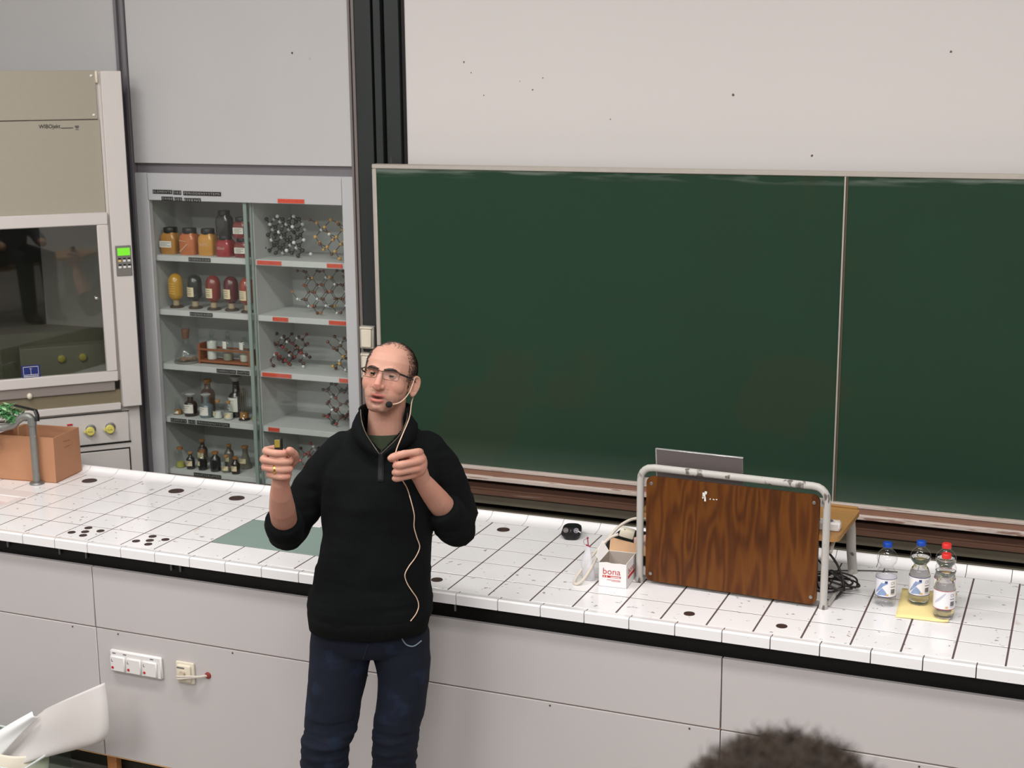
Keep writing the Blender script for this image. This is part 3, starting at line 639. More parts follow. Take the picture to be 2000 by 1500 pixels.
# ---- ball-and-stick lattice models
rod_dark = mat('dark_rod', s(46, 42, 40), .4, .4)
ATOM = {k: mat(k+'_ball', s(*v), .3, coat=.4) for k, v in dict(black=(30, 32, 34), white=(214, 216, 214), yellow=(206, 160, 84), brown=(98, 62, 42), red=(140, 46, 44), maroon=(66, 30, 32), teal=(50, 62, 60), pink=(190, 96, 92), copper=(160, 96, 62)).items()}
def lattice(label, x, y, sh, size, bond, scheme, r, rot=0, tilt=0, rad=.0017, keep=1.0, rodm=None, seed=1):
    rnd = random.Random(seed)
    o = thing('lattice_model', label, 'molecular model', (x, y, T+SH[sh]), 0, 'ball and stick crystal models in the cabinet')
    a = bond*4/math.sqrt(3); pts = []
    R = Matrix.Rotation(rot, 3, 'Z') @ Matrix.Rotation(tilt, 3, 'X')
    for i in range(-6, 7):
        for j in range(-6, 7):
            for k in range(-6, 7):
                for f, sub in (((0, 0, 0), 0), ((0, .5, .5), 0), ((.5, 0, .5), 0), ((.5, .5, 0), 0), ((.25, .25, .25), 1), ((.25, .75, .75), 1), ((.75, .25, .75), 1), ((.75, .75, .25), 1)):
                    p = R @ (Vector((i+f[0], j+f[1], k+f[2]))*a)
                    if abs(p.x) < size[0]/2 and abs(p.y) < size[1]/2 and r-.0005 < p.z+size[2]/2+r < size[2]+r and rnd.random() < keep: pts.append((p+Vector((0, 0, size[2]/2+r)), sub))
    zmin = min(p.z for p, _ in pts); bs = {}
    pts = [(p-Vector((0, 0, zmin-r)), q) for p, q in pts]
    b = B()
    for i, (p, q) in enumerate(pts):
        c = rnd.choice(scheme[q]); bs.setdefault(c, B()).ico(p, r if c not in ('white',) else r*.9, 2)
        for p2, q2 in pts[i+1:]:
            if (p-p2).length < bond*1.05: b.tube([p, p2], rad, 5)
    b.done('rod', rodm or rod_dark, o, stuff=True)
    for c, bb in bs.items(): bb.done(c+'_ball', ATOM[c], o, 60, stuff=True)
    return o
lattice('dense black and silver ball lattice, top right compartment', .205, 1.69, 0, (.22, .10, .185), .034, (['black'], ['black', 'white', 'white']), .0105, .3, .2, .003, .95)
lattice('open yellow and white ball lattice at the right of the top compartment', .50, 1.67, 0, (.26, .09, .19), .044, (['yellow'], ['white', 'yellow', 'brown']), 0.009, .25, .3, .002, 1.0, ATOM['maroon'], 5)
lattice('wide yellow and white ball lattice with thin dark rods, second shelf', .455, 1.69, 1, (.36, .14, .20), .041, (['yellow', 'brown', 'copper'], ['white', 'white', 'brown']), .0078, .35, .6, .0014, .95, None, 3)
lattice('dark red and white ball lattice, left on the third shelf', .190, 1.69, 2, (.24, .11, .16), .033, (['maroon', 'red', 'brown'], ['white', 'maroon', 'red']), .0085, .2, .35, .0016, .82, None, 4)
lattice('yellow and white ring lattice, right on the third shelf', .545, 1.68, 2, (.20, .10, .165), .042, (['yellow', 'yellow', 'brown'], ['white', 'yellow', 'brown']), .0085, .8, .3, .0016, 1, None, 6)
lattice('brown, red and teal ball lattice on the fourth shelf beside the man', .510, 1.69, 3, (.25, .13, .215), .039, (['brown', 'red', 'maroon'], ['teal', 'brown', 'white']), .0088, .4, .7, .0015, .8, None, 8)
lattice('pink and white ball lattice on the lowest shelf behind the raised hand', .345, 1.69, 4, (.20, .11, .16), .038, (['pink', 'pink', 'maroon'], ['white', 'pink']), .0085, .4, .3, .0015, .9, None, 9)

# ---------------------------------------------------------------- things on the bench
walnut = bpy.data.materials.new('walnut_veneer'); walnut.use_nodes = True
nt = walnut.node_tree; N = nt.nodes; L = nt.links; bs = N['Principled BSDF']; bs.inputs['Roughness'].default_value = .5; bs.inputs['Specular IOR Level'].default_value = .25
co = N.new('ShaderNodeTexCoord'); mp = N.new('ShaderNodeMapping'); mp.inputs['Scale'].default_value = (5.5, 1, .85); L.new(co.outputs['Object'], mp.inputs[0])
nz = N.new('ShaderNodeTexNoise'); nz.inputs['Scale'].default_value = 1.6; nz.inputs['Detail'].default_value = 2.5; L.new(mp.outputs[0], nz.inputs['Vector'])
ml = N.new('ShaderNodeMath'); ml.operation = 'MULTIPLY'; ml.inputs[1].default_value = 64; L.new(nz.outputs['Fac'], ml.inputs[0])
sn = N.new('ShaderNodeMath'); sn.operation = 'SINE'; L.new(ml.outputs[0], sn.inputs[0])
mr = N.new('ShaderNodeMapRange'); mr.inputs[1].default_value = -1; mr.inputs[3].default_value = .0; mr.inputs[4].default_value = .38; L.new(sn.outputs[0], mr.inputs[0])
n2 = N.new('ShaderNodeTexNoise'); n2.inputs['Scale'].default_value = 9; n2.inputs['Detail'].default_value = 6; L.new(mp.outputs[0], n2.inputs['Vector'])
n3 = N.new('ShaderNodeTexNoise'); n3.inputs['Scale'].default_value = 3; L.new(co.outputs['Object'], n3.inputs['Vector'])
ad = N.new('ShaderNodeMath'); ad.operation = 'MULTIPLY_ADD'; ad.inputs[1].default_value = .6; L.new(n2.outputs['Fac'], ad.inputs[0]); L.new(mr.outputs[0], ad.inputs[2])
ad2 = N.new('ShaderNodeMath'); ad2.operation = 'MULTIPLY_ADD'; ad2.inputs[1].default_value = .5; L.new(n3.outputs['Fac'], ad2.inputs[0]); L.new(ad.outputs[0], ad2.inputs[2])
cr = N.new('ShaderNodeValToRGB'); L.new(ad2.outputs[0], cr.inputs[0])
cr.color_ramp.elements[0].position = .45; cr.color_ramp.elements[0].color = (*s(70, 36, 8), 1)
cr.color_ramp.elements[1].position = 1.0; cr.color_ramp.elements[1].color = (*s(104, 60, 17), 1)
e = cr.color_ramp.elements.new(.7); e.color = (*s(88, 46, 11), 1)
L.new(cr.outputs[0], bs.inputs['Base Color'])

RZ = -.0587
desk = thing('desk_stand', 'tabletop lectern with walnut front board and chipped white tube frame on the bench', 'lectern', (2.415, .318, T), RZ)
tube_m = mat('chipped_white_paint', s(186, 182, 176), .45, var=.05, vscale=20, spots=[(26, .61, s(74, 62, 56), .85, 5)], stretch=(1, 1, .35))
W_ = .645
pts = [(0, 0, .004), (0, 0, .36)] + [(.045-.045*cos(a), 0, .37+.045*sin(a)) for a in (.3, .6, .9, 1.2)] + [(.05, 0, .415), (W_-.05, 0, .415)] + [(W_-.045+.045*sin(a), 0, .37+.045*cos(a)) for a in (.3, .6, .9, 1.2)] + [(W_, 0, .36), (W_, 0, .004)]
B().tube(pts, .0125, 14).done('tube_frame', tube_m, desk)
for x_ in (0, W_): B().lathe([(.014, 0), (.0155, .004), (.0135, .016)], n=14).done('foot_cap', tube_m, desk).location.x = x_
b = B(); x0, x1, z0, z1, r_ = .026, .622, .012, .386, .022
ol = []
for cx_, cz_, a0 in ((x1-r_, z1-r_, 0), (x0+r_, z1-r_, 90), (x0+r_, z0+r_, 180), (x1-r_, z0+r_, 270)):
    for k in range(6): a = radians(a0+k*18); ol.append((cx_+r_*cos(a), -.012, cz_+r_*sin(a)))
fb = b.prism(ol, (0, .016, 0)).done('front_board', walnut, desk)
for x_, z_ in ((.044, .362), (.605, .362), (.044, .038), (.605, .038)):
    B().lathe([(.006, 0), (.006, .001), (.003, .002)], n=10).done('rivet', steel, desk).matrix_local = Matrix.Translation((x_, -.012, z_)) @ FRONT
    B().bx(0 if x_ < .3 else .60, .05 if x_ < .3 else W_, .004, .008, z_-.014, z_+.014).done('bracket', tube_m, desk)
b = B()
for q in ((.232, .343, .010, .018), (.236, .330, .006, .016), (.238, .352, .008, .010), (.229, .336, .005, .010), (.254, .332, .003, .005), (.266, .332, .006, .003), (.276, .333, .005, .003)): b.box((q[0], -.0126, q[1]), (q[2], .001, q[3]), 0, Matrix.Rotation(random.uniform(-.5, .5), 3, 'Y'))
b.done('sticker_rest', white_m, desk, 0)
top_m = mat('worn_tabletop_wood', s(164, 122, 70), .5, var=.2, vscale=8, stretch=(1, 5, 1))
ol = []
for cx_, cy_, a0 in ((.685-.03, .345-.03, 0), (-.01+.03, .345-.03, 90), (-.01+.03, .0+.03, 180), (.685-.03, .0+.03, 270)):
    for k in range(6): a = radians(a0+k*18); ol.append((cx_+.03*cos(a), cy_+.03*sin(a), .232))
B().prism(ol, (0, 0, .018)).done('table_top', top_m, desk)
B().bx(.0, .675, .335, .345, .25, .258, .002).done('rear_rim', top_m, desk)
for x_ in (.02, W_+.012):
    B().tube(spline([(x_, .30, .232), (x_, .325, .18), (x_, .345, .10), (x_, .375, .03), (x_, .385, .002)]), [(.010, .017)]*25, 10).done('rear_leg', tube_m, desk)
    B().tube(spline([(x_, .02, .19), (x_, .06, .215), (x_, .12, .228)]), .007, 8).done('brace', tube_m, desk)
    B().tube([(x_, .385, .012), (x_, .02, .012)], .008, 8).done('floor_bar', tube_m, desk)

dir_ = Matrix.Rotation(RZ, 4, 'Z'); DK = Matrix.Translation((2.415, .318, T)) @ dir_
def on_desk(x, y, z): return DK @ Vector((x, y, z))
lap = thing('laptop', 'grey laptop standing open on the lectern, its lid back showing over the frame', 'laptop', on_desk(.04, .06, .2515), RZ)
lap_m = mat('laptop_grey', s(120, 112, 110), .4, .35); lap_e = mat('laptop_edge', s(206, 204, 204), .3, .6)
B().bx(0, .308, 0, .215, 0, .014, .003).done('base', lap_m, lap)
R_ = Matrix.Rotation(radians(8), 4, 'X')
b = B(R_); b.bx(0, .308, -.004, .003, .008, .218, .002).done('lid', lap_m, lap).location = (0, .012, .004)
b = B(R_); b.bx(-.001, .309, -.005, .004, .2165, .2205, .001).bx(-.0015, .0025, -.005, .004, .02, .2205, .001).done('lid_edge', lap_e, lap).location = (0, .012, .004)
b = B(R_); b.bx(.008, .300, .003, .0042, .02, .208).done('screen', black_pl, lap).location = (0, .012, .004)
ps = thing('power_strip', 'white power strip lying on the lectern’s wooden top, at its right edge', 'power strip', on_desk(.52, .065, .2502), .02)
B().bx(0, .155, -.022, .022, 0, .030, .005).done('body', white_pl, ps)
for k in range(3): B().lathe([(.017, .0), (.017, .0012), (.013, .0008)], n=16).done('socket', grey_dark, ps).location = (.03+k*.042, 0, .030)
B().bx(.135, .147, -.008, .008, .029, .033, .001).done('switch', cream_pl, ps)
blk_cable = mat('black_cable', s(40, 36, 35), .5)
def cab_thing(name, label, pts, r, m, k=6):
    return tag(B().tube(spline(pts, k), r, 8).done(name, m, None, 60), label, 'cable')
c0 = Vector((3.06, .45, T+.006)); cp_ = []
rnd = random.Random(3)
for k in range(40):
    a = k*.75; rx = .062+.025*sin(k*1.3); cp_.append((c0.x+rx*cos(a)+.018*sin(k*.37), c0.y+.055*sin(a)+.02*cos(k*.5), c0.z+.012+.012*abs(sin(k*.9))+.028*max(0, sin(a*.5))))
cab_thing('cable_coil', 'tangled coil of thin black cable under the right side of the lectern', [(2.98, .5, T+.2), (3.0, .48, T+.10)]+cp_, .0034, blk_cable, 5)
cab_thing('black_cable', 'black cable hanging in an arc from the lectern beside the coil', [(2.95, .47, T+.17), (3.02, .45, T+.155), (3.075, .44, T+.10), (3.10, .42, T+.03), (3.07, .36, T+.004), (3.0, .38, T+.004)], .0042, blk_cable)
cab_thing('black_cable', 'thin black cable running along the rear tiles towards the bottles', [(2.95, .60, T+.006), (3.05, .66, T+.005), (3.15, .70, T+.004), (3.24, .725, T+.0025)], .002, blk_cable)
# black case and leaflet behind the carton
bc = thing('black_case', 'black box half hidden behind the lectern’s left leg', 'box', (2.36, .56, T), -.05)
B().bx(-.125, .16, -.085, .09, 0, .072, .005, 2).done('body', black_pl, bc); B().bx(-.126, .161, -.086, .091, .05, .053).done('lid_joint', lid_m, bc)
lf = thing('leaflet', 'pinkish folded leaflet lying on the black box behind the lectern’s left leg', 'paper', (2.39, .53, T+.0725), .3)
B().prism([(-.06, -.04, .0), (.09, -.04, 0), (.09, -.04, .002), (.02, -.04, .026), (-.06, -.04, .004)], (0, .08, 0)).done('sheets', mat('pink_paper', s(226, 188, 170), .7, var=.1, vscale=30), lf)
# bona carton
bo_ = thing('carton', 'small open white carton with red lettering bona beside the lectern’s left leg', 'carton', (2.297, .222, T), .045)
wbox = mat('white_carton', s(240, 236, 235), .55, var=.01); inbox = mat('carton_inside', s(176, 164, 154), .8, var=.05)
b = B(); b.bx(0, .100, 0, .0016, 0, .086).bx(0, .100, .126, .1276, 0, .088).bx(0, .0016, 0, .1276, 0, .088).bx(.0984, .1, 0, .1276, 0, .090).bx(0, .1, 0, .1276, 0, .0016)
b.done('walls', wbox, bo_)
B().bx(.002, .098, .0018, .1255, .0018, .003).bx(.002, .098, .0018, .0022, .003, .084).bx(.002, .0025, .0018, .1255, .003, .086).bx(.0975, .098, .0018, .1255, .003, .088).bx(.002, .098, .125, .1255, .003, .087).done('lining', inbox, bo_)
B().prism([(.002, .1276, .086), (.150, .1276, .080), (.156, .142, .108), (.0, .150, .130)], (0, -.0014, .0)).done('rear_flap', mat('printed_flap', s(190, 150, 112), .6, var=.25, vscale=18, spots=[(14, .62, s(176, 166, 84), .7, 2)]), bo_)
B().prism([(0, .01, .087), (0, .126, .087), (-.028, .142, .118), (-.020, .03, .098)], (.0012, 0, .0)).done('side_flap', wbox, bo_)
B().prism([(.001, -.0001, .0855), (.03, -.0001, .089), (.05, -.0001, .0855), (.075, -.0001, .0875), (.099, -.0001, .0850), (.099, -.0001, .080), (.001, -.0001, .080)], (0, .0014, 0)).done('torn_rim', wbox, bo_)
text('lettering', 'bona', .062, .022, red_m, bo_, at(.047, -.0006, .0565))
B().bx(.014, .079, -.0008, -.0002, .034, .041).done('red_band', red_m, bo_)
b = B(); b.bx(.0185, .022, -.0012, -.0007, .0355, .0395).bx(.027, .031, -.0012, -.0007, .0355, .0395).bx(.043, .076, -.0012, -.0007, .0355, .0385).done('band_lettering', wbox, bo_)
B().bx(.030, .078, -.0007, -.0002, .0255, .0268).bx(.046, .078, -.0007, -.0002, .0215, .0226).done('small_lettering', red_m, bo_)
RIGHT = Matrix.Rotation(pi/2, 4, 'Z') @ FRONT
text('lettering', 'bona', .075, .022, red_m, bo_, at(.1006, .060, .056, RIGHT))
B().bx(.1002, .1008, .016, .105, .030, .040).done('red_band', red_m, bo_)
# cream cable with its socket plug
cc = thing('extension_plug', 'cream cable with square plug looping over the white carton', 'cable', (0, 0, T))
B().tube(spline([(2.50, .50, .13), (2.44, .50, .165), (2.385, .47, .18), (2.34, .45, .176), (2.30, .42, .15), (2.273, .37, .11), (2.262, .31, .075), (2.255, .26, .045), (2.243, .215, .018), (2.228, .197, .0065), (2.214, .205, .0065), (2.212, .24, .02), (2.232, .30, .058), (2.262, .35, .10), (2.29, .37, .128), (2.318, .375, .142)]), .0055, 10).done('cable', mat('cream_cable', s(214, 204, 190), .5), cc)
pl = B().box((2.350, .378, .1505), (.052, .036, .030), .005, Matrix.Rotation(.25, 3, 'Y') @ Matrix.Rotation(.2, 3, 'Z'), 2).done('plug', cream_pl, cc)
B().sph((2.345, .362, .166), (.004, .002, .003), 8, 5).done('plug_screw', grey_dark, pl)
# clear pouch with red clip
po = thing('plastic_pouch', 'limp clear plastic pouch with thin red clip left of the white carton', 'bag', (2.238, .268, T))
pm = bpy.data.materials.new('milky_plastic'); pm.use_nodes = True
q = pm.node_tree.nodes['Principled BSDF']; q.inputs['Base Color'].default_value = (*s(226, 224, 228), 1); q.inputs['Alpha'].default_value = .55; q.inputs['Roughness'].default_value = .25
b = B(); b.loft([(.002, .008, 0, .022, .016, .016), (.02, .006, 0, .024, .018, .018), (.05, .0, .006, .024, .014, .014), (.075, -.003, .012, .018, .009, .009), (.095, -.004, .02, .012, .005, .005), (.115, -.006, .026, .008, .003, .003)], 20)
b.done('pouch', pm, po, 60)
B().tube([(-.012, .024, .118), (.004, .026, .112)], .0028, 6).tube([(-.004, .025, .116), (-.008, .03, .138)], .002, 6).sph((-.008, .03, .142), .004, 8, 6).tube(spline([(-.008, .03, .14), (-.022, .03, .132), (-.02, .028, .120), (-.01, .025, .117)]), .0008, 5).done('clip', mat('dark_red_plastic', s(150, 34, 60), .4), po)
# black viewer
vw = thing('black_viewer', 'small black plastic viewer with two round rings on the rear tiles', 'viewer', (2.026, .700, T), .25)
b = B(); b.loft([(.0, 0, 0, .030, .045, .04), (.006, 0, 0, .033, .05, .045), (.016, -.002, 0, .039, .048, .05), (.024, 0, .006, .038, .036, .046), (.034, .0, .012, .035, .026, .042), (.038, 0, .014, .028, .018, .036)], 30, 3)
b.done('body', black_pl, vw, 50)
for x_ in (-.021, .019):
    mtx = Matrix.Translation((x_, -.022, .031)) @ Matrix.Rotation(radians(58), 4, 'X')
    o = B(mtx).rings([[(.009*cos(2*pi*k/20)*q, .009*sin(2*pi*k/20)*q, z_) for k in range(20)] for q, z_ in ((1.1, -.004), (1.1, .002), (.8, .002), (.75, -.001))], True, True).done('ring', mat('ring_grey', s(110, 106, 104), .3, .5) if x_ < 0 else grey_dark, vw)
B().box((-.001, -.030, .030), (.006, .006, .014), .002).done('nose_ridge', mat('viewer_ridge', s(70, 68, 68), .4), vw)
B().box((.032, -.024, .027), (.012, .004, .004), .001, Matrix.Rotation(.5, 3, 'Y')).done('white_mark', white_pl, vw)
B().bx(-.018, .018, -.0495, -.046, .006, .013, .001).done('front_slot', pillar_b, vw)
# napkin
q = B(); g = []
for i in range(9):
    row = []
    for j in range(9):
        u, v = i/8, j/8
        x = (3.291+(3.455-3.291)*u)*(1-v)+(3.277+(3.456-3.277)*u)*v; y = (.284+.006*u)*(1-v)+(.563+.015*u)*v
        row.append((x, y, T+.0018+.0035*(u**6)*(1-v)+.0006*sin(5*u+3*v)))
    g.append(row)
q.rings(g, False, False, closed=False)
nap = tag(q.done('napkin', napkin_m, None, 60), 'yellow square paper sheet under two of the water bottles', 'paper')
so = nap.modifiers.new('thick', 'SOLIDIFY'); so.thickness = .0012; so.offset = 1
# water bottles
def water_bottle(label, x, y, rz, cap, capn, fill, red, zb=.0006):
    o = thing('water_bottle', label, 'bottle', (x, y, T+zb), rz, 'plastic water bottles on the bench')
    pf = [(.020, .003), (.027, 0), (.0325, .007), (.034, .02), (.034, .098), (.033, .107), (.0285, .120), (.0215, .131), (.0205, .135), (.0235, .140), (.031, .150), (.0335, .160), (.0325, .171), (.027, .182), (.019, .190), (.0135, .195), (.0132, .198), (.0150, .199), (.0150, .2005), (.0128, .201), (.0128, .207)]
    bd = B().lathe(pf, n=32, cap1=False).done('body', bottle_skin, o, 60)
    if fill:
        inner = [(max(r-.0012, .001), z+.001) for r, z in pf if z < fill-.002]
        z_t = fill; r_t = inner[-1][0]
        for (ra, za), (rb, zb_) in zip(pf, pf[1:]):
            if za <= fill <= zb_: r_t = ra+(rb-ra)*(fill-za)/(zb_-za)-.0012
        B().lathe(inner+[(r_t, z_t)], n=32).done('water', water_m, o, 60)
    B().lathe([(.0148, .2005), (.0152, .203), (.0152, .2135), (.0138, .2155), (.006, .216)], n=24).done('cap', mat(capn, s(*cap), .35), o)
    for k in range(5):
        a = 2*pi*k/5+.4; B().sph((.021*cos(a), .021*sin(a), .006), (.008, .008, .006), 10, 6).done('foot_lobe', bottle_skin, o)
    def arc(r, a0, a1, z0, z1, m, nm, par, k_=14):
        b = B(); b.rings([[(r*sin(radians(a0+(a1-a0)*k/k_)), -r*cos(radians(a0+(a1-a0)*k/k_)), z) for k in range(k_+1)] for z in (z0, z1)], False, False, closed=False)
        return b.done(nm, m, par)
    lb = arc(.0345, -180, 180, .036, .098, lab_w, 'paper_label', o, 40)
    lm = lab_red if red else lab_blue
    arc(.0347, -180, 180, .0355, .0375, lm, 'label_edge', lb, 40); arc(.0347, -180, 180, .0965, .0985, lm, 'label_edge', lb, 40)
    if not red:
        b = B()
        for cols_ in ([(-72, .046, .052), (-62, .052, .062), (-50, .058, .075), (-38, .066, .086), (-28, .074, .084), (-18, .078, .088), (-5, .082, .093)], [(-66, .040, .041), (-55, .040, .052), (-44, .041, .060), (-34, .042, .067), (-24, .042, .062), (-14, .042, .055), (-6, .042, .046)]):
            b.rings([[(.0349*sin(radians(a)), -.0349*cos(radians(a)), (z0, z1)[q]) for a, z0, z1 in cols_] for q in (0, 1)], False, False, closed=False)
        b.done('mountain_picture', mat('label_mountain', s(140, 160, 200), .6, var=.3, vscale=60), lb, 0)
        arc(.0349, -20, -6, .084, .092, lab_blue, 'blue_badge', lb, 4)
    else:
        b = B(); b.rings([[(.0349*sin(radians(a)), -.0349*cos(radians(a)), (z0, z1)[q]) for a, z0, z1 in [(-72, .054, .058), (-60, .058, .066), (-48, .063, .074), (-36, .070, .081), (-24, .079, .088), (-12, .089, .093)]] for q in (0, 1)], False, False, closed=False); b.done('mountain_picture', mat('label_mountain_grey', s(196, 198, 214), .6), lb, 0)
    arc(.0349, -12, 2, .041, .047, mat('label_gold', s(214, 176, 110), .6), 'gold_badge', lb, 4)
    b = B()
    for k in range(11):
        a = 14+k*2.4+(k % 3)*.4; w = .5+.5*((k*7) % 3)/2
        b.rings([[(.0349*sin(radians(q)), -.0349*cos(radians(q)), z) for q in (a-w, a+w)] for z in (.048, .064)], False, False, closed=False)
    b.done('barcode', black_m, lb)
    arc(.0349, 12, 42, .070, .0725, ink, 'lettering', lb, 6); arc(.0349, 13, 38, .0445, .0455, ink, 'lettering', lb, 6)
    t_ = text('lettering', 'CX', .015, .010, ink, lb, at(0, 0, 0))
    for v in t_.data.vertices:
        a = radians(26)+v.co.x/.0349; v.co = Vector((.0349*sin(a), -.0349*cos(a), .084+v.co.z))
lab_w = mat('bottle_label', s(238, 236, 240), .5); lab_blue = mat('label_blue', s(52, 62, 120), .5); lab_red = mat('label_red', s(190, 70, 78), .5)
fa = .42
water_bottle('empty clear water bottle with blue cap, standing on bare tiles left of the yellow sheet', 3.243, .392, fa-.05, (20, 70, 170), 'blue_cap', 0, False)
water_bottle('full water bottle with blue cap on the yellow sheet', 3.345, .437, fa, (22, 72, 172), 'blue_cap_2', .160, False, .0035)
water_bottle('full water bottle with red cap in the back, behind another red-capped one', 3.425, .440, fa, (226, 52, 48), 'red_cap', .166, True, .0035)
water_bottle('full water bottle with red cap nearest the bench edge on the yellow sheet', 3.435, .336, fa, (222, 50, 48), 'red_cap_2', .158, True, .0035)

# cardboard box, gas pipe, green garland at the left end
cbx = thing('cardboard_box', 'open brown cardboard box on the white tiles at the left', 'box', (-.339, .600, T), .12)
t_ = .004; b = B()
bw, bd_, bh = .285, .205, .205
b.bx(-bw, 0, 0, t_, 0, bh, .0008).bx(-bw, 0, bd_-t_, bd_, 0, bh, .0008).bx(-bw, -bw+t_, t_, bd_-t_, 0, bh, .0008).bx(-t_, 0, t_, bd_-t_, 0, bh, .0008).bx(-bw, 0, 0, bd_, 0, t_)
b.done('walls', card, cbx)
B().bx(-bw+.004, -bw+.012, bd_-.055, bd_-.004, .02, bh-.001).done('inner_flap', mat('cardboard_fold', s(190, 146, 108), .8, var=.05), cbx)
b = B(); b.box((.0003, .10, .168), (.0008, .055, .0025), 0, Matrix.Rotation(-.10, 3, 'X')).box((.0003, .105, .142), (.0008, .048, .002), 0, Matrix.Rotation(.06, 3, 'X')).done('hand_slot', mat('slot_brown', s(150, 106, 74), .8), cbx)
pipe = thing('gas_pipe', 'grey steel pipe with round flange standing in front of the cardboard box', 'pipe', (-.413, .562, T))
B().lathe([(.030, 0), (.032, .004), (.030, .010), (.019, .014)], n=24).done('flange', steel, pipe)
pm2 = mat('old_pipe', s(140, 140, 136), .45, .55, var=.2, vscale=25, spots=[(40, .68, s(190, 188, 180), .6, 3)])
B().tube([(0, 0, .008), (0, 0, .275)], .0155, 16).done('riser', pm2, pipe)
B().tube(spline([(0, 0, .27), (0, -.002, .292), (-.012, -.006, .304), (-.035, -.012, .302), (-.06, -.02, .285), (-.09, -.03, .262), (-.2, -.06, .245), (-.45, -.12, .235)]), .0165, 14).done('elbow_pipe', pm2, pipe)
B().tube([(.0, 0, .265), (.0, 0, .30)], .019, 16).done('coupling', pm2, pipe)
B().tube([(-.12, .04, .335), (.012, .012, .330)], [(.004, .012)]*2, 8).tube([(.012, .012, .331), (.028, .004, .310), (.028, .002, .285)], [(.005, .010)]*3, 8).done('black_bracket', black_pl, pipe)
gar = thing('green_garland', 'bundle of green leafy garland lying over the pipe at the far left', 'garland', (-.53, .55, T+.25))
leaf_m = mat('green_leaf', s(78, 140, 84), .45, var=.35, vscale=40); leaf_p = mat('pale_leaf', s(160, 200, 150), .45, var=.2, vscale=40)
rnd = random.Random(11)
for nm, m, nn in (('leaf', leaf_m, 260), ('pale_leaf', leaf_p, 90)):
    b = B()
    for k in range(nn):
        if rnd.random() < .78: c = Vector((rnd.uniform(-.16, .055), rnd.uniform(-.05, .05), .045+rnd.uniform(0, .05)*(1-((rnd.random())**2)*.5))); c.z -= max(0, c.x-.01)*.55
        else: c = Vector((rnd.uniform(-.16, -.055), rnd.uniform(-.06, 0), rnd.uniform(-.09, .04)))
        R_ = Matrix.Rotation(rnd.uniform(0, 6.28), 3, 'Z') @ Matrix.Rotation(rnd.uniform(-.9, .9), 3, 'X') @ Matrix.Rotation(rnd.uniform(-.9, .9), 3, 'Y')
        l, w = rnd.uniform(.012, .024), rnd.uniform(.004, .007)
        pp = [(-l, 0, 0), (-l*.3, w, .002), (l*.4, w*.8, .003), (l, 0, 0), (l*.4, -w*.8, .003), (-l*.3, -w, .002)]
        b.poly([c+R_ @ Vector(p) for p in pp])
    b.done(nm, m, gar, 0, stuff=True)
b = B()
for k in range(7):
    y_ = rnd.uniform(-.03, .03); b.tube(spline([(-.17, y_, .05), (-.08, y_+.02, .07+rnd.uniform(-.01, .01)), (0, y_-.01, .055), (.05, y_, .03)]), .003, 5)
b.tube(spline([(-.09, -.03, .06), (-.12, -.04, 0), (-.13, -.03, -.08)]), .003, 5)
b.done('stem', mat('garland_stem', s(58, 104, 62), .6), gar)

# paper bin at the lower left
bin_ = thing('paper_bin', 'clear plastic waste bin with white sheets at the lower left before the bench', 'bin', (0, 0, 0))
cl = thinglass('bin_plastic', (.80, .86, .83), 1.6, .1); rim = mat('bin_rim', s(206, 214, 210), .3)
B().bx(-.42, .245, -.40, -.397, .004, .215).bx(-.42, .245, -.123, -.12, .004, .215).bx(.242, .245, -.397, -.123, .004, .215).bx(-.42, -.417, -.397, -.123, .004, .215).bx(-.42, .245, -.40, -.12, 0, .004).done('walls', cl, bin_)
B().bx(-.424, .249, -.404, -.396, .212, .220, .002).bx(-.424, .249, -.124, -.116, .212, .220, .002).bx(.241, .249, -.396, -.124, .212, .220, .002).bx(-.424, -.416, -.396, -.124, .212, .220, .002).done('rim', rim, bin_)
def sheet(name, label, Lp, Rp, bulge, m, n1=14, n2=12, th=.0012, wob=.004, side=-1):
    Lp = spline(Lp, 6); Rp = spline(Rp, 6); g = []
    for i in range(len(Lp)):
        row = []
        for j in range(n2+1):
            v = j/n2; p = Lp[i].lerp(Rp[i], v)
            row.append(p+Vector((0, side*bulge*sin(pi*v)+wob*sin(7*v+i*.35), bulge*.15*sin(pi*v))))
        g.append(row)
    o = tag(B().rings(g, False, False, closed=False).done(name, m, None, 60), label, 'paper')
    so = o.modifiers.new('thick', 'SOLIDIFY'); so.thickness = th; return o
V = lambda x, y, z: (x, y, T+z)
sheet('paper_sheet', 'large curled white paper sheet rising from the clear bin at the lower left', [V(.205, -.20, -.628), V(.12, -.21, -.70), V(.03, -.22, -.79), V(-.06, -.24, -.88), V(-.10, -.25, -.96)], [V(.474, -.17, -.488), V(.498, -.19, -.59), V(.492, -.20, -.69), V(.40, -.21, -.745), V(.21, -.24, -.80)], .05, paper_m, wob=.0015)
sheet('paper_sheet', 'folded bright white paper sheet leaning out of the bin, left of the curled sheet', [V(.197, -.26, -.612), V(.10, -.27, -.672), V(-.03, -.28, -.757), V(-.20, -.29, -.86)], [V(.222, -.25, -.636), V(.15, -.27, -.705), V(.06, -.29, -.805), V(-.03, -.31, -.90)], .012, mat('bright_paper', s(250, 249, 249), .7), wob=.003)
sheet('paper_sheet', 'crumpled beige sheet lying inside the clear bin', [V(.0, -.30, -.80), V(-.05, -.32, -.88), V(-.10, -.34, -.985)], [V(.225, -.22, -.80), V(.235, -.25, -.88), V(.23, -.27, -.985)], .03, mat('beige_paper', s(232, 222, 204), .75, var=.03), wob=.006)

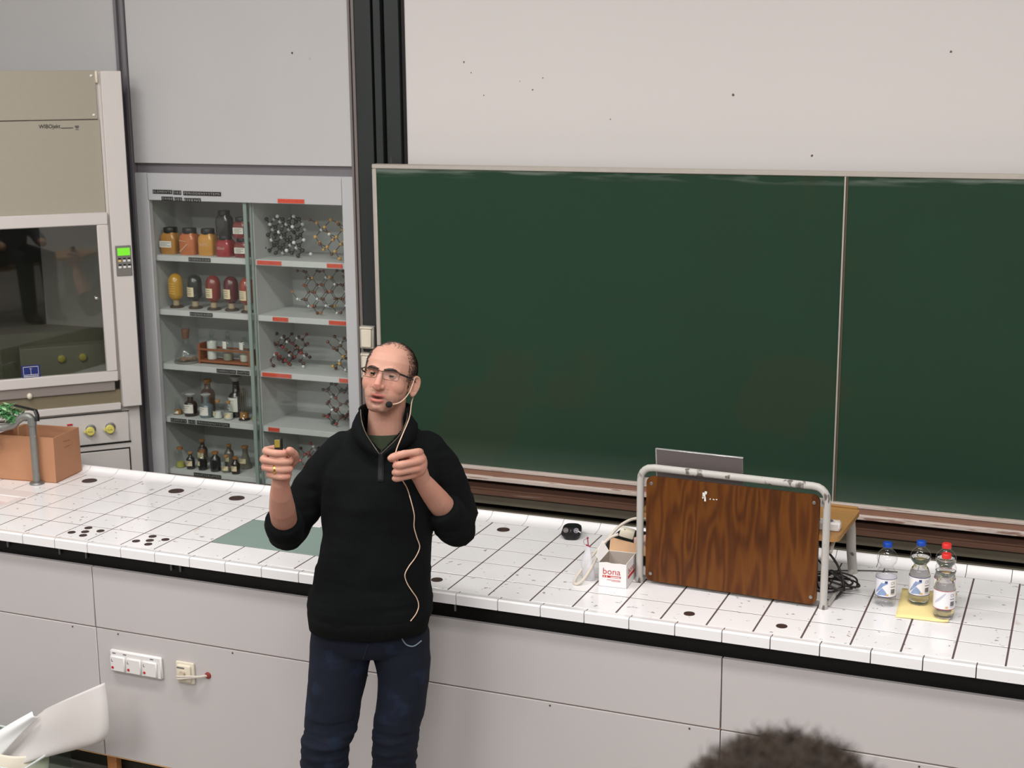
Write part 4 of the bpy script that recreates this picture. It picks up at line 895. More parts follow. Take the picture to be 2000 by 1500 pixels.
# ---------------------------------------------------------------- people
def voxel(b, vs, it=2, name='vox'):
    me = b.mesh(name); o = bpy.data.objects.new(name, me); COL.objects.link(o)
    md = o.modifiers.new('r', 'REMESH'); md.mode = 'VOXEL'; md.voxel_size = vs; md.use_smooth_shade = True
    if it: sm_ = o.modifiers.new('s', 'SMOOTH'); sm_.factor = .5; sm_.iterations = it
    dg = bpy.context.evaluated_depsgraph_get(); dg.update()
    out = bpy.data.meshes.new_from_object(o.evaluated_get(dg)); bpy.data.objects.remove(o); return out
def addmesh(b, other):
    me = other.mesh('tmp'); b.bm.from_mesh(me); bpy.data.meshes.remove(me)
PW = Matrix.Translation((1.76, -.28, 0)) @ Matrix.Rotation(.3894, 4, 'Z')
man = thing('person', 'man in dark pullover and jeans with glasses, gesturing with both hands before the bench', 'person', (1.76, -.28, 0), .3894)
HM = Matrix.Translation((.004, .012, 1.791)) @ Matrix.Rotation(radians(-12), 4, 'Z') @ Matrix.Rotation(radians(-17), 4, 'X') @ Matrix.Rotation(radians(7), 4, 'Y')
HI = HM.inverted()
def head_shape(hb):
    hb.sph((0, .016, .032), (.0775, .092, .087), 32, 24)
    hb.loft([(-.113, 0, -.060, .020, .018, .014), (-.107, 0, -.058, .032, .030, .026), (-.092, 0, -.045, .044, .046, .040), (-.075, 0, -.030, .054, .061, .05), (-.055, 0, -.02, .0615, .070, .05), (-.03, 0, -.01, .067, .080, .05), (0, 0, 0, .0705, .0895, .05), (.025, 0, 0, .0735, .0935, .05), (.05, 0, 0, .073, .0905, .05), (.075, 0, 0, .066, .078, .05), (.095, 0, 0, .052, .058, .05)], 48, 2.35)
    hb.tube([(0, -.088, .022), (0, -.097, .006), (0, -.106, -.014), (0, -.113, -.030), (0, -.109, -.037), (0, -.098, -.041)], [.0075, .0078, .0095, .0118, .0115, .008], 14, True)
    for sx in (-1, 1):
        hb.sph((sx*.0125, -.0985, -.034), (.0085, .011, .0085), 14, 10)
        hb.tube([(sx*.010, -.091, .022), (sx*.03, -.088, .026), (sx*.05, -.074, .020)], [.007, .0085, .006], 10, True)
        hb.sph((sx*.036, -.050, -.022), (.034, .031, .034), 20, 12)
        # ear: helix arc, lobe and concha plate
        ear = B(Matrix.Translation((sx*.0725, .018, -.012)) @ Matrix.Rotation(-sx*radians(20), 4, 'Z') @ Matrix.Rotation(radians(8), 4, 'X'))
        arc = [(sx*.008, -.012, .004), (sx*.010, -.013, .018), (sx*.013, -.004, .030), (sx*.015, .010, .030), (sx*.016, .017, .018), (sx*.015, .016, 0), (sx*.012, .009, -.016), (sx*.010, .0, -.027), (sx*.008, -.009, -.028), (sx*.006, -.012, -.018)]
        ear.tube(spline(arc, 4), .0045, 8, True)
        ear.sph((sx*.009, -.005, -.026), (.005, .0065, .0075), 10, 8)
        ear.sph((sx*.006, .003, .003), (.0045, .014, .026), 12, 10)
        ear.tube(spline([(sx*.012, .006, .022), (sx*.012, .009, .006), (sx*.010, .004, -.012)], 4), .0035, 6, True)
        ear.sph((sx*.0, -.006, 0), (.010, .012, .02), 10, 8)
        addmesh(hb, ear)
    hb.tube(spline([(-.027, -.077, -.066), (-.013, -.0925, -.0605), (0, -.0955, -.0615), (.013, -.0925, -.0605), (.027, -.077, -.066)], 4), [.002]+[.0045]*15+[.002], 10, True)
    hb.tube(spline([(-.025, -.077, -.069), (-.012, -.0915, -.0775), (0, -.0945, -.079), (.012, -.0915, -.0775), (.025, -.077, -.069)], 4), [.002]+[.0056]*15+[.002], 10, True)
    hb.sph((0, -.078, -.098), (.022, .015, .013), 14, 10)
bb = B()
hb = B(HM); head_shape(hb); addmesh(bb, hb)
bb.tube([(-.014, .035, 1.50), (-.012, .032, 1.58), (-.010, .026, 1.66), (-.002, .024, 1.73)], [.074, .064, .059, .058], 24, True)
# torso, legs (under the clothes)
bb.loft([(.925, -.08, .01, .15, .09, .10), (.97, -.08, .01, .16, .11, .11), (1.1, -.065, .015, .145, .105, .10), (1.27, -.05, .02, .155, .115, .11), (1.42, -.035, .02, .165, .12, .11), (1.52, -.028, .025, .16, .095, .09), (1.575, -.02, .03, .10, .065, .06)], 32, 2.3)
bb.tube([(-.182, .01, .93), (-.195, -.002, .78), (-.232, -.018, .58), (-.252, .008, .33), (-.262, .02, .09)], [.075, .078, .058, .052, .04], 16, True)
bb.tube([(.020, .01, .93), (.027, -.002, .78), (-.006, -.018, .58), (-.018, .008, .33), (-.022, .02, .09)], [.070, .068, .052, .050, .04], 16, True)
for fx in (-.262, -.022): bb.tube([(fx, .04, .06), (fx, -.05, .045), (fx, -.14, .035)], [.036, .036, .026], 12, True)
# arms
bb.tube([(-.165, .03, 1.545), (-.26, .05, 1.42), (-.335, .03, 1.295), (-.338, -.055, 1.345), (-.333, -.115, 1.405), (-.327, -.165, 1.465), (-.322, -.19, 1.508), (-.312, -.20, 1.545)], [.055, .046, .041, .042, .0415, .034, .0275, .029], 20, True)
bb.tube([(.125, .03, 1.545), (.18, .05, 1.43), (.205, .045, 1.305), (.180, -.01, 1.355), (.152, -.06, 1.41), (.125, -.105, 1.465), (.110, -.13, 1.497), (.100, -.148, 1.53)], [.055, .046, .041, .041, .039, .032, .027, .030], 20, True)
# right hand (raised fist round the presenter)
bb.sph((-.313, -.196, 1.575), (.031, .030, .044), 18, 12)
fr = [(1.618, -.357, -.318, -.292, .0112), (1.592, -.364, -.308, -.283, .0118), (1.567, -.361, -.308, -.284, .0114), (1.544, -.350, -.310, -.290, .0100)]
for z, xp, xd, xt, r in fr:
    bb.tube(spline([(-.330, -.178, z-.002), (xp, -.214, z), (xp+.010, -.232, z), (xd, -.247, z-.001), (xt, -.238, z-.002), (xt-.004, -.222, z-.003)], 3), [r*q for q in (1.05, 1.05, 1.08, 1.14, 1.08, 1.0, .98, 1.0, 1.04, 1.06, 1.0, .96, .94, .92, .88, .84)], 12, True)
bb.tube(spline([(-.296, -.178, 1.560), (-.272, -.205, 1.592), (-.274, -.238, 1.617), (-.280, -.252, 1.628)], 4), [.0165]*4+[.014]*4+[.0125]*4+[.0115], 12, True)
# left hand (loose fist, fingertips pinched)
bb.sph((.100, -.163, 1.558), (.031, .032, .043), 18, 12)
fl = [[(.108, -.160, 1.594), (.098, -.186, 1.600), (.062, -.208, 1.602), (.036, -.206, 1.592), (.022, -.200, 1.583)],
      [(.116, -.165, 1.574), (.104, -.190, 1.575), (.056, -.218, 1.571), (.036, -.206, 1.564), (.040, -.186, 1.560)],
      [(.114, -.163, 1.552), (.100, -.188, 1.550), (.050, -.214, 1.547), (.032, -.200, 1.541), (.040, -.182, 1.539)],
      [(.104, -.158, 1.532), (.088, -.180, 1.528), (.044, -.202, 1.523), (.030, -.190, 1.519), (.038, -.175, 1.518)]]
for pts_, r in zip(fl, (.0113, .0118, .0112, .0098)): bb.tube(spline(pts_, 3), [r*q for q in (1.1, 1.16, 1.2, 1.18, 1.06, 1.0, 1.08, 1.08, .98, .96, .94, .90, .84)], 12, True)
bb.tube(spline([(.080, -.142, 1.556), (.064, -.170, 1.584), (.040, -.196, 1.594), (.020, -.206, 1.588)], 4), [.016]*4+[.0135]*4+[.0115]*4+[.0098], 12, True)
me = voxel(bb, .0024, 2, 'body')
vs_ = me.vertices; nv = len(vs_)
attr = me.color_attributes.new('Tint', 'FLOAT_COLOR', 'POINT')
G = lambda d, w: math.exp(-(d/w)**2)
skin = s(194, 147, 128); pink = s(200, 130, 114); lipc = s(178, 108, 98); stub = s(128, 100, 86); dark = s(60, 38, 30); mouth = s(64, 28, 26); nailc = s(216, 168, 148)
cols = []
mixc = lambda a, b_, t: tuple(x+(y-x)*max(0, min(1, t)) for x, y in zip(a, b_))
for v in vs_:
    p = HI @ v.co; c = skin
    if p.z > -.14 and abs(p.x) < .12 and abs(p.y) < .14 and v.co.z > 1.62:
        if p.y < -.03:
            dy = 0
            for sx in (-1, 1):
                dy += .0085*G(p.x-sx*.031, .0165)*G(p.z-.006, .0095)
                dy += .0025*G(p.x-sx*(.026+(-.035-p.z)*.35), .005)*(1 if -.075 < p.z < -.038 else 0)
            if p.y < -.05: dy += .0085*G(p.x, .018)*G(p.z+.0685-.00002, .0030)
            dy += .003*G(p.x, .004)*G(p.z+.050, .008) + .0025*G(p.x, .022)*G(p.z+.088, .005)
            if dy > 1e-5: v.co = HM @ Vector((p.x, p.y+dy, p.z))
            c = mixc(c, pink, .55*G(p.x, .016)*G(p.z+.03, .018)+.4*(G(p.x-.042, .022)+G(p.x+.042, .022))*G(p.z+.022, .022))
            sb = .75*max(0, min(1, (-.050-p.z)/.018)) if p.y < .0 else 0
            sb = max(sb, .5*G(p.z+.049, .006)*(abs(p.x) < .03))
            nq = .8+.4*noise.noise(p*90); c = mixc(c, stub, sb*nq)
            lip = max(G(p.z+.0610+.3*abs(p.x)*abs(p.x)*10*.0, .0048)*(p.z > -.067), G(p.z+.0772, .0055)*(p.z < -.071))
            if p.y < -.068: c = mixc(c, lipc, 1.1*lip*(1 if abs(p.x) < .0255 else 0))
            if p.y < -.06: c = mixc(c, mouth, 1.15*G(p.x, .020)**.6*G(p.z+.0690, .0028))
        # scalp tint under the hair
        hz = p.z+.0*p.y
        hair = 0
        if p.y > -.012 and p.z > -.005: hair = min(1, (p.y+.012)/.02)*min(1, (p.z+.005)/.02)*.85
        if p.z > .085: hair = max(hair*.8, .55*max(0, min(1, (p.y+.035)/.04)))
        if p.y > .03: hair = max(hair, .9*(p.z > -.05))
        if hair and not (abs(p.x) > .081 and p.z < .025): c = mixc(c, dark, hair*(.85+.3*noise.noise(p*60)))
    else:
        c = mixc(c, pink, (.25+.35*noise.noise(v.co*22))*max(0, min(1, (1.63-v.co.z)/.05 if abs(v.co.x) < .09 else 1)))
    cols.extend((*c, 1))
attr.data.foreach_set('color', cols)
skin_m = mat('skin', skin, .48, var=.05, vscale=35, bump=.05, bscale=140, attr='Tint', spec=.22)
skin_m.node_tree.nodes['Principled BSDF'].inputs['Subsurface Weight'].default_value = .12
skin_m.node_tree.nodes['Principled BSDF'].inputs['Subsurface Radius'].default_value = (.010, .004, .002)
skin_m.node_tree.nodes['Principled BSDF'].inputs['Subsurface Scale'].default_value = .6
body = link('body', me, skin_m, man, 0); me.polygons.foreach_set('use_smooth', [True]*len(me.polygons))
from mathutils.bvhtree import BVHTree
hv = [v.co.copy() for v in me.vertices]
bt = BVHTree.FromPolygons(hv, [p.vertices[:] for p in me.polygons])
# hair: short tapered strands rooted on the scalp
hair_m = mat('dark_brown_hair', s(42, 30, 25), .55, var=.3, vscale=50)
hbm = B(); rnd = random.Random(5); cnt = 0
while cnt < 7500:
    a, e_ = rnd.uniform(0, 2*pi), rnd.uniform(-.5, 1.0)
    d = Vector((cos(a)*math.sqrt(max(0, 1-e_*e_)), sin(a)*math.sqrt(max(0, 1-e_*e_)), e_))
    org = HM @ (Vector((0, .015, .02))+d*.2); dr = (HM.to_3x3() @ -d)
    hit, nrm, idx, dist = bt.ray_cast(org, dr)
    if hit is None: continue
    p = HI @ hit
    if p.z < -.05: continue
    k = 0
    if p.y > -.040 and p.z > .0 and abs(p.x) > .060-.02*(p.z > .06): k = 1.0 if p.y > -.012 else .6
    if p.y > .02: k = 1
    if p.x < -.050 and p.y > -.066 and .012 < p.z < .098: k = max(k, .85)
    if p.z > .078 and abs(p.x) < .06: k = max(k if p.y > .03 else 0, 0.3 if -.04 < p.y < -.01 else (.75 if -.01 <= p.y < .03 else k if p.y >= .03 else 0))
    if -.022 < p.y < .0 and -.025 < p.z <= .0 and .05 < abs(p.x) < .079: k = .6
    if abs(p.x) > .0785 and p.z < .022: k = 0
    if p.z < -.0 and p.y < .022 and not k == .6: k = 0
    if rnd.random() > k: continue
    cnt += 1
    tg = HM.to_3x3() @ Vector((p.x*1.5, .05+max(0, .02-p.y)*0, -.05 if abs(p.x) > .04 else .01)); tg = (tg-nrm*tg.dot(nrm)).normalized()
    dd = (nrm*.55+tg+Vector((rnd.uniform(-.3, .3), rnd.uniform(-.3, .3), rnd.uniform(-.3, .3)))).normalized()
    l = rnd.uniform(.006, .011); sd = dd.cross(nrm).normalized()*.0008
    hbm.bm.faces.new([hbm.bm.verts.new(q) for q in (hit-nrm*.001-sd, hit-nrm*.001+sd, hit+dd*l*.6+sd*.7, hit+dd*l-nrm*.001)])
hbm.done('hair', hair_m, man, 0, stuff=True)
for sx in (-1, 1):
    br = B(HM); ce = [(sx*.0100, -.0995, .0205), (sx*.022, -.0995, .0230), (sx*.034, -.0955, .0245), (sx*.044, -.0875, .0230), (sx*.053, -.0775, .0185)]
    br.tube(spline(ce, 3), [(.0030, .0024)]*3+[(.0042, .0026)]*4+[(.0036, .0024)]*3+[(.0022, .0018)]*3, 8)
    br.done('eyebrow', hair_m, man, 60)
    ec = Vector((sx*.031, -.0745, .0055))
    ey = B(HM).sph(ec, .0122, 20, 14).done('eyeball', mat('eye_white', s(178, 162, 154), .5, spec=.2), man, 80)
    g_ = Vector((.06, -1, .02)).normalized()
    ib = B(HM); fr_ = ec+g_*.0112; u_ = g_.cross(Vector((0, 0, 1))).normalized(); w_ = u_.cross(g_)
    ib.rings([[fr_+g_*dz+(u_*cos(2*pi*k/18)+w_*sin(2*pi*k/18))*q for k in range(18)] for q, dz in ((.0078, -.0026), (.0072, -.0006), (.0045, .0008), (.001, .0014))]).done('iris', mat('dark_iris', s(24, 16, 13), .3, spec=.3), ey, 80)
    for nm, sg, r_, cut in (('upper_eyelid', 1, .0134, .0026), ('lower_eyelid', -1, .0131, .0050)):
        lb_ = B(HM); lb_.sph((0, 0, 0), r_, 24, 18)
        dele = [f for f in lb_.bm.faces if sg*f.calc_center_median().z < cut-.15*(f.calc_center_median().x*sx) or f.calc_center_median().y > .002]
        bmesh.ops.delete(lb_.bm, geom=dele, context='FACES'); bmesh.ops.translate(lb_.bm, vec=ec, verts=lb_.bm.verts)
        lb_.done(nm, mat('eyelid_skin', s(186, 134, 110), .5), man, 80)
# ---- clothes
def wav(me, amp, sc, fn=None):
    nr_ = [v.normal.copy() for v in me.vertices]; co_ = [v.co.copy() for v in me.vertices]
    for v, vn, vc in zip(me.vertices, nr_, co_):
        n_ = noise.noise(Vector((vc.x*sc[0], vc.y*sc[1], vc.z*sc[2])))+.5*noise.noise(Vector((vc.x*sc[0]*2.3+9, vc.y*sc[1]*2.3, vc.z*sc[2]*2.3)))
        v.co = vc+vn*(amp*n_*(fn(vc) if fn else 1))
sb = B()
sb.loft([(.99, -.080, .010, .196, .135, .135), (1.01, -.080, .010, .204, .150, .145), (1.05, -.078, .012, .205, .155, .145), (1.14, -.066, .016, .190, .146, .135), (1.27, -.050, .02, .178, .146, .13), (1.40, -.036, .02, .188, .148, .13), (1.49, -.030, .025, .192, .128, .115), (1.55, -.025, .03, .180, .102, .095), (1.59, -.022, .03, .145, .085, .08), (1.625, -.018, .03, .105, .078, .072), (1.655, -.016, .03, .082, .070, .068)], 40, 2.5)
sb.tube([(-.150, .03, 1.545), (-.215, .045, 1.475), (-.275, .055, 1.395), (-.330, .045, 1.305), (-.345, .015, 1.285), (-.342, -.030, 1.318)], [.072, .070, .068, .066, .064, .060], 24, True)
sb.tube([(.105, .03, 1.545), (.155, .045, 1.485), (.190, .055, 1.400), (.212, .055, 1.315), (.212, .03, 1.293), (.190, -.004, 1.325), (.180, -.015, 1.34)], [.072, .070, .068, .070, .068, .062, .056], 24, True)
sme = voxel(sb, .005, 4, 'pullover')
wav(sme, .006, (9, 9, 7)); wav(sme, .0045, (4, 4, 22), lambda c: 1 if (c.z < 1.16 or abs(c.x+.05) > .19) else .25)
bm = bmesh.new(); bm.from_mesh(sme)
cut = []
for f in bm.faces:
    c = f.calc_center_median(); dx = abs(c.x+.020)
    if (math.hypot(c.x+.016, c.y-.03) < .072 and c.z > 1.585) or (c.y < .02 and c.z > 1.572 and dx < min(.085, (c.z-1.572)*1.0)): cut.append(f)
bmesh.ops.delete(bm, geom=cut, context='FACES'); bm.to_mesh(sme); bm.free()
knit = mat('dark_pullover_knit', s(13, 15, 16), .95, var=.2, vscale=12, bump=.25, bscale=420, spec=.15)
pull = link('pullover', sme, knit, man, 0, label='black-navy quarter-zip pullover with pushed-up sleeves'); sme.polygons.foreach_set('use_smooth', [True]*len(sme.polygons))
sbt = BVHTree.FromPolygons([v.co.copy() for v in sme.vertices], [p.vertices[:] for p in sme.polygons])
def front(x, z, off=.003):
    h_ = sbt.ray_cast(Vector((x, -1, z)), Vector((0, 1, 0)))[0]
    return Vector((x, (h_.y if h_ else -.13)-off, z))
b = B(); b.loft([(.962, -.084, .008, .188, .138, .135), (.967, -.084, .008, .196, .145, .140), (1.000, -.082, .009, .2005, .149, .145), (1.018, -.080, .010, .2035, .151, .146), (1.024, -.080, .010, .199, .146, .142)], 60, 2.5)
hme = b.mesh('hem_band'); wav(hme, .003, (9, 9, 6)); link('hem_band', hme, mat('rib_knit', s(12, 14, 14), .95, var=.1, bump=.5, bscale=300, stretch=(1, 1, .05), spec=.15), pull, 60)
for c0_, c1_ in (((-.343, -.020, 1.305), (-.338, -.062, 1.352)), ((.196, .004, 1.318), (.166, -.036, 1.380))):
    A_, Z_ = Vector(c0_), Vector(c1_); d_ = Z_-A_
    b = B(); b.tube([A_+d_*t for t in (0, .12, .5, .85, 1.0, 1.0, .85, .3)], [.056, .061, .0625, .060, .055, .049, .046, .045], 28)
    cme = b.mesh('cuff'); wav(cme, .003, (14, 14, 14)); link('cuff', cme, knit, pull, 70)
# collar
b = B(); g0, g1, g2 = [], [], []
for k in range(33):
    t = -1+2*k/32; ph = pi/2+t*2.25; fz = abs(t)**2
    cx_, cy_ = -.014, .030
    g0.append((cx_+.083*cos(ph), cy_+.076*sin(ph), 1.630-.012*fz)); g1.append((cx_+(.075+.006*fz)*cos(ph), cy_+(.070+.004*fz)*sin(ph), 1.668)); g2.append((cx_+(.072+.018*fz)*cos(ph), cy_+(.068+.008*fz)*sin(ph), 1.700-.012*(t > 0)*fz))
b.rings([g0, g1, g2], False, False, closed=False)
for inn, out in (([(-.086, -.012, 1.700), (-.081, -.044, 1.668), (-.064, -.068, 1.630), (-.024, -.092, 1.574)], [(-.114, .0, 1.650), (-.114, -.040, 1.626), (-.092, -.072, 1.600), (-.034, -.100, 1.562)]),
                 ([(.062, -.012, 1.688), (.058, -.044, 1.662), (.036, -.068, 1.624), (-.018, -.092, 1.574)], [(.090, .0, 1.645), (.090, -.040, 1.620), (.066, -.072, 1.596), (-.008, -.100, 1.562)])):
    I_, O_ = spline(inn, 5), spline(out, 5)
    b.rings([I_, [p.lerp(q, .5)+Vector((0, -.008, .004)) for p, q in zip(I_, O_)], O_], False, False, closed=False)
col_ = b.done('collar', knit, pull, 60); so = col_.modifiers.new('thick', 'SOLIDIFY'); so.thickness = .005; so.offset = 0
zipm = mat('grey_zip', s(104, 96, 82), .4, .4)
for inn in ([(-.087, -.016, 1.697), (-.081, -.048, 1.667), (-.064, -.073, 1.629), (-.024, -.100, 1.574)], [(.062, -.016, 1.685), (.058, -.048, 1.661), (.036, -.073, 1.623), (-.018, -.100, 1.574)]):
    B().tube(spline(inn, 6), .0017, 6).done('zip_tape', zipm, pull, 60)
p0 = front(-.021, 1.573, .004); B().box(p0, (.005, .004, .014), .001).done('zip_pull', chrome, pull)
b = B(); b.rings([[front(x, z, .002) for z in [1.570-.0085*k for k in range(11)]] for x in (-.031, -.012)], False, False, closed=False)
pk = b.done('zip_placket', mat('placket_knit', s(16, 18, 19), .8, bump=.3, bscale=300), pull, 60); so = pk.modifiers.new('thick', 'SOLIDIFY'); so.thickness = .003
b = B(); b.loft([(1.42, -.035, .02, .165, .132, .11), (1.52, -.028, .025, .15, .105, .09), (1.565, -.022, .03, .10, .080, .075), (1.592, -.020, .03, .086, .078, .07), (1.618, -.018, .032, .076, .073, .066)], 40, 2.2, caps=False)
b.done('t_shirt', mat('dark_green_cotton', s(44, 54, 34), .9, var=.12, vscale=20), man, 60, label='dark green crew-neck t-shirt')
# jeans
jb = B()
jb.loft([(.872, -.085, .005, .150, .070, .110), (.885, -.086, .004, .172, .098, .124), (.905, -.087, .004, .182, .110, .128), (.94, -.086, .005, .184, .120, .13), (1.0, -.082, .008, .182, .120, .12)], 40, 2.5)
jb.tube([(-.178, .005, .94), (-.182, 0, .86), (-.194, -.004, .78), (-.207, -.010, .70), (-.224, -.018, .62), (-.236, -.022, .55), (-.246, -.008, .44), (-.252, .008, .33), (-.262, .022, .08)], [(.100, .100), (.101, .097), (.096, .093), (.092, .088), (.086, .079), (.081, .075), (.078, .072), (.072, .068), (.062, .06)], 28, True)
jb.tube([(.020, .005, .94), (.022, 0, .86), (.027, -.004, .78), (.017, -.010, .70), (.002, -.018, .62), (-.008, -.022, .55), (-.016, -.008, .44), (-.018, .008, .33), (-.022, .022, .08)], [(.095, .098), (.094, .095), (.086, .090), (.082, .084), (.077, .074), (.074, .069), (.076, .068), (.070, .066), (.062, .06)], 28, True)
jme = voxel(jb, .006, 4, 'jeans')
def creas(c): return 1.3 if .40 < c.z < .66 else .6
wav(jme, .007, (7, 7, 9), creas); wav(jme, .006, (5, 5, 30), lambda c: 1.2 if .42 < c.z < .62 else .12)
denim = mat('dark_blue_denim', s(16, 22, 37), .85, var=.35, vscale=5, bump=.3, bscale=500, spots=[(7, .62, s(27, 41, 64), .5, 6)], spec=.3)
jeans = link('jeans', jme, denim, man, 0, label='dark blue denim jeans'); jme.polygons.foreach_set('use_smooth', [True]*len(jme.polygons))
jbt = BVHTree.FromPolygons([v.co.copy() for v in jme.vertices], [p.vertices[:] for p in jme.polygons])
def jfront(x, z, off=.002):
    h_ = jbt.ray_cast(Vector((x, -1, z)), Vector((0, 1, 0)))[0]
    return Vector((x, (h_.y if h_ else -.12)-off, z))
B().tube(spline([jfront(.030, .962), jfront(.045, .935), jfront(.068, .925), jfront(.092, .935)], 5), .0022, 6).done('pocket_seam', mat('pale_stitching', s(120, 132, 146), .8), jeans)
B().tube([jfront(-.075, .95), jfront(-.085, .92), jfront(-.095, .89)], .0018, 6).done('fly_seam', mat('dark_stitching', s(22, 28, 40), .8), jeans)
for fx in (-.262, -.022):
    B().loft([(0, fx, -.05, .044, .115, .10), (.02, fx, -.05, .046, .118, .105), (.05, fx, -.03, .042, .09, .085), (.075, fx, .01, .038, .055, .05)], 24, 2.6).done('shoe', mat('black_shoe', s(26, 24, 24), .5), man)
# ring on the finger
rb = B(Matrix.Translation((-.331, -.2425, 1.5665)) @ Matrix.Rotation(radians(15), 4, 'Z') @ Matrix.Rotation(pi/2, 4, 'Y'))
rb.rings([[( (.0128+q)*cos(2*pi*k/24), (.0128+q)*sin(2*pi*k/24), z_) for k in range(24)] for q, z_ in ((0, -.0028), (.0012, -.0028), (.0012, .0028), (0, .0028))], False, False)
rb.done('ring', mat('gold', s(230, 190, 90), .2, 1), man, label='gold finger ring')
# ---- what he wears and holds
gl = thing('eyeglasses', 'thin dark-framed eyeglasses on the man’s face', 'glasses', PW @ HM @ Vector((0, -.105, .004)))
ML = Matrix.Translation(-(PW @ HM @ Vector((0, -.105, .004)))) @ PW @ HM
frame_m = mat('bronze_frame', s(72, 56, 46), .35, .5)
for sx in (-1, 1):
    cr_ = [(sx*.0085, -.1060, .0155), (sx*.056, -.0990, .0185), (sx*.0605, -.0965, .0165), (sx*.060, -.0955, -.004), (sx*.055, -.0985, -.0085), (sx*.016, -.1060, -.0095), (sx*.0095, -.1065, -.004)]
    B(ML).tube(cr_+cr_[:2], .0008, 6).done('rim', frame_m, gl); B(ML).tube(cr_[:3], .0015, 6).done('top_bar', frame_m, gl)
    b = B(ML); b.poly(cr_); b.done('lens', thinglass('spectacle_lens', (.96, .95, .93), .06), gl, 0)
    B(ML).tube([(sx*.0600, -.0965, .0145), (sx*.0680, -.089, .0135), (sx*.0775, -.045, .010), (sx*.0815, .004, .008), (sx*.0835, .022, .0)], [(.0030, .0014)]*3+[(.0022, .0012)]*2, 8).done('temple', mat('black_temple', s(24, 20, 19), .4), gl)
B(ML).tube(spline([(-.0085, -.106, .0135), (0, -.1085, .0145), (.0085, -.106, .0135)]), .0014, 6).done('bridge', frame_m, gl)
hs = thing('headset_microphone', 'beige headset microphone with black foam tip and cable down the pullover', 'microphone', PW @ Vector((.024, -.12, 1.727)))
MH = Matrix.Translation(-(PW @ Vector((.024, -.12, 1.727)))) @ PW
beige = mat('beige_wire', s(222, 190, 164), .45)
mt = HM @ Vector((.040, -.092, -.084))
def hp(x, y, z): return HM @ Vector((x, y, z))
B(MH).tube(spline([hp(.076, .028, .018), hp(.080, .010, .020), hp(.082, -.002, .010), hp(.081, -.010, -.012), hp(.078, -.020, -.035), hp(.070, -.045, -.062), hp(.060, -.070, -.076), mt], 5), .0020, 8).done('boom', beige, hs, 60)
B(MH @ Matrix.Translation(mt) @ HM.to_3x3().to_4x4() @ Matrix.Rotation(radians(52), 4, 'Z') @ Matrix.Rotation(radians(-8), 4, 'X')).sph((0, -.004, 0), (.0095, .0135, .0100), 18, 12).done('foam_tip', mat('black_foam', s(22, 21, 22), .95, bump=.5, bscale=900), hs, 80)
cabp = [hp(.076, .028, .018), hp(.080, .034, -.02), Vector((.074, .0, 1.715)), Vector((.070, -.06, 1.680)), Vector((.050, -.100, 1.635)), Vector((.036, -.16, 1.605)), Vector((.034, -.196, 1.588)), Vector((.044, -.198, 1.56)), Vector((.050, -.190, 1.52)), Vector((.056, -.168, 1.500))]
dn = [(.062, 1.460), (.075, 1.415), (.082, 1.375), (.080, 1.335), (.088, 1.295), (.095, 1.262), (.082, 1.232), (.060, 1.205), (.048, 1.180), (.054, 1.150), (.068, 1.122), (.082, 1.095), (.088, 1.068), (.080, 1.045), (.062, 1.024)]
cabp += [front(x, z, .004 if z > 1.02 else .006) for x, z in dn]
B(MH).tube(spline(cabp, 5), .0017, 6).done('cable', beige, hs, 60)
ck = thing('presenter', 'small black hand-held presenter with olive top held in the man’s raised fist', 'remote', PW @ Vector((-.316, -.230, 1.604)), .3894)
B().bx(-.012, .012, -.010, .010, -.055, .058, .005, 2).done('body', black_pl, ck)
B().bx(-.010, .006, -.0112, -.009, .030, .054, .001).done('olive_button', mat('olive_gold', s(150, 134, 52), .4), ck)
# ---- listener in the front row (only the top of the head shows)
struct('floor_tier', B().bx(-2.6, 7.2, -9, -1.9, 0, .765), mat('tier_linoleum', s(110, 104, 98), .5))
st_ = thing('audience_bench', 'wooden lecture hall bench below the camera', 'bench', (3.55, -3.04, .765))
B().bx(-1.2, 1.2, -.22, .18, .40, .428, .003).done('seat', top_m, st_); B().bx(-1.1, -1.05, -.2, .16, 0, .40).bx(1.05, 1.1, -.2, .16, 0, .40).done('support', steel, st_)
aud = thing('person', 'listener with short brown curly hair, seen from behind at the lower edge', 'person', (3.562, -2.955, .765), .3)
AH = Vector((.012, .06, 1.160))
ab = B()
ab.sph(AH+Vector((0, 0, .015)), (.080, .098, .105), 24, 18); ab.sph(AH+Vector((0, .045, -.05)), (.058, .058, .068), 20, 14)
ab.tube([(0, .02, .95), (0.01, .04, 1.09)], [.062, .055], 18, True)
ab.loft([(.44, 0, 0, .17, .12, .12), (.6, 0, 0, .155, .11, .11), (.8, 0, .01, .17, .115, .11), (.93, 0, .015, .17, .10, .09), (1.0, 0, .015, .10, .07, .07)], 28, 2.3)
for sx in (-1, 1):
    ab.sph(AH+Vector((sx*.082, .01, -.02)), (.012, .018, .03), 10, 8)
    ab.tube([(sx*.17, .01, .93), (sx*.23, .02, .72), (sx*.19, .24, .62)], [.052, .045, .036], 14, True)
    ab.tube([(sx*.09, 0, .52), (sx*.11, .42, .50), (sx*.11, .45, .05)], [.085, .065, .045], 14, True)
ab.sph(AH+Vector((0, .108, -.03)), (.013, .017, .018), 10, 8)
ame = voxel(ab, .006, 3, 'body'); link('body', ame, mat('audience_skin', s(196, 148, 122), .5), aud, 0); ame.polygons.foreach_set('use_smooth', [True]*len(ame.polygons))
b = B(); b.loft([(.435, 0, 0, .185, .135, .135), (.6, 0, 0, .172, .125, .125), (.8, 0, .01, .188, .13, .125), (.93, 0, .015, .186, .115, .105), (.985, 0, .015, .12, .085, .085), (1.01, 0, .02, .078, .072, .07)], 28, 2.3)
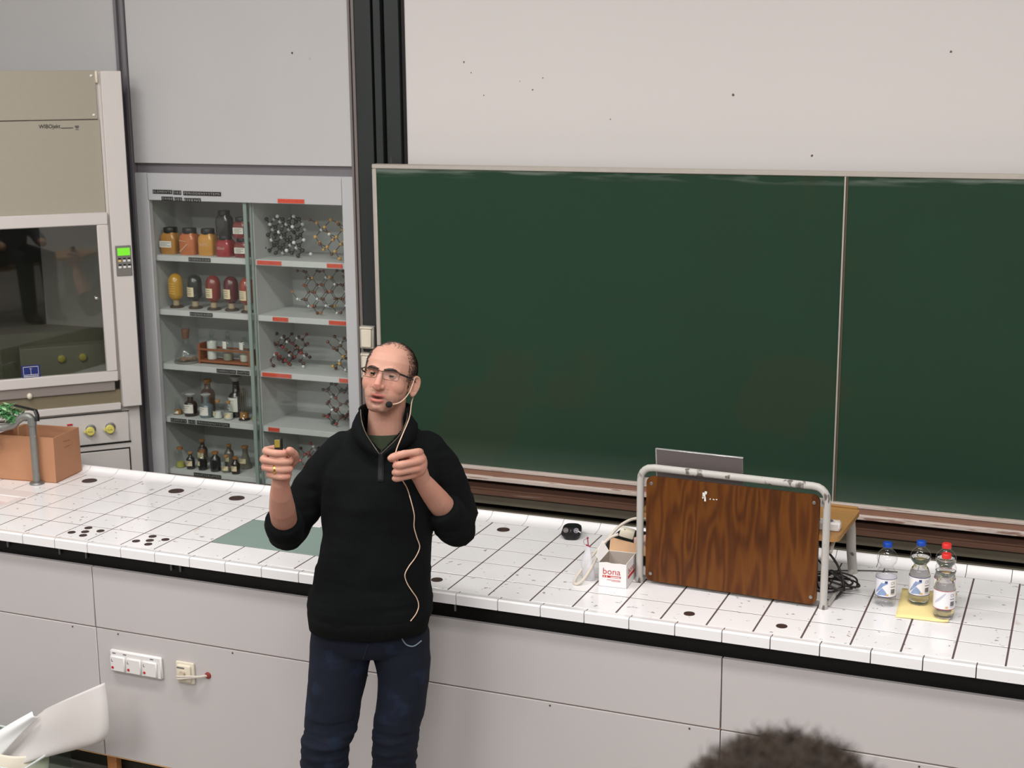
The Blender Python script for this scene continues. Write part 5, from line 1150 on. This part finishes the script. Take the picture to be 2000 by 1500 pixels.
for sx in (-1, 1): b.tube([(sx*.17, .01, .93), (sx*.235, .02, .72), (sx*.20, .20, .63)], [.064, .055, .048], 16, True)
kme = voxel(b, .008, 3, 'jumper'); link('jumper', kme, mat('grey_jumper', s(70, 72, 80), .9), aud, 0); kme.polygons.foreach_set('use_smooth', [True]*len(kme.polygons))
b = B()
for sx in (-1, 1): b.tube([(sx*.09, -.02, .53), (sx*.11, .43, .515), (sx*.11, .46, .05)], [.098, .076, .058], 16, True)
b.done('trousers', denim, aud, 60)
for sx in (-1, 1): B().loft([(0, sx*.11, .52, .042, .10, .11), (.03, sx*.11, .52, .042, .10, .11), (.07, sx*.11, .47, .04, .05, .05)], 20, 2.5).done('shoe', mat('audience_shoe', s(30, 28, 28), .5), aud)
ahm = mat('brown_curly_hair', s(50, 39, 29), .7, spec=.25, var=.35, vscale=30)
cap = B(); cap.sph(AH+Vector((0, -.01, .03)), (.108, .112, .102), 28, 20)
dele = [f for f in cap.bm.faces if (f.calc_center_median().z < AH.z-.05) or (f.calc_center_median().y > AH.y+.05 and f.calc_center_median().z < AH.z+.06)]
bmesh.ops.delete(cap.bm, geom=dele, context='FACES'); cap.done('hair_cap', mat('hair_root', s(34, 26, 20), .8), aud, 80)
hb2 = B(); rnd = random.Random(21)
for k in range(5200):
    a, e_ = rnd.uniform(0, 2*pi), rnd.uniform(-.45, 1); c_ = math.sqrt(1-e_*e_)
    d = Vector((cos(a)*c_, sin(a)*c_, e_))
    if d.y > .45 and e_ < .35: continue
    n_ = d; r0_ = AH+Vector((0, -.01, .03))+Vector((d.x*.108, d.y*.112, d.z*.100))
    t1 = d.cross(Vector((rnd.uniform(-1, 1), rnd.uniform(-1, 1), rnd.uniform(-1, 1)))).normalized(); t2 = d.cross(t1)
    w_ = t2*.0011; p_ = [r0_]
    lmax = rnd.uniform(.014, .030) if rnd.random() < .95 else .04
    for q in range(1, 4): p_.append(r0_+n_*(lmax*(.28*q if q < 3 else .62))+t1*(.007*q)+t2*(.005*sin(q*2.1)))
    hb2.rings([[p-w_*(1-.25*i), p+w_*(1-.25*i)] for i, p in enumerate(p_)], False, False, closed=False)
hb2.done('hair', ahm, aud, 0, stuff=True)
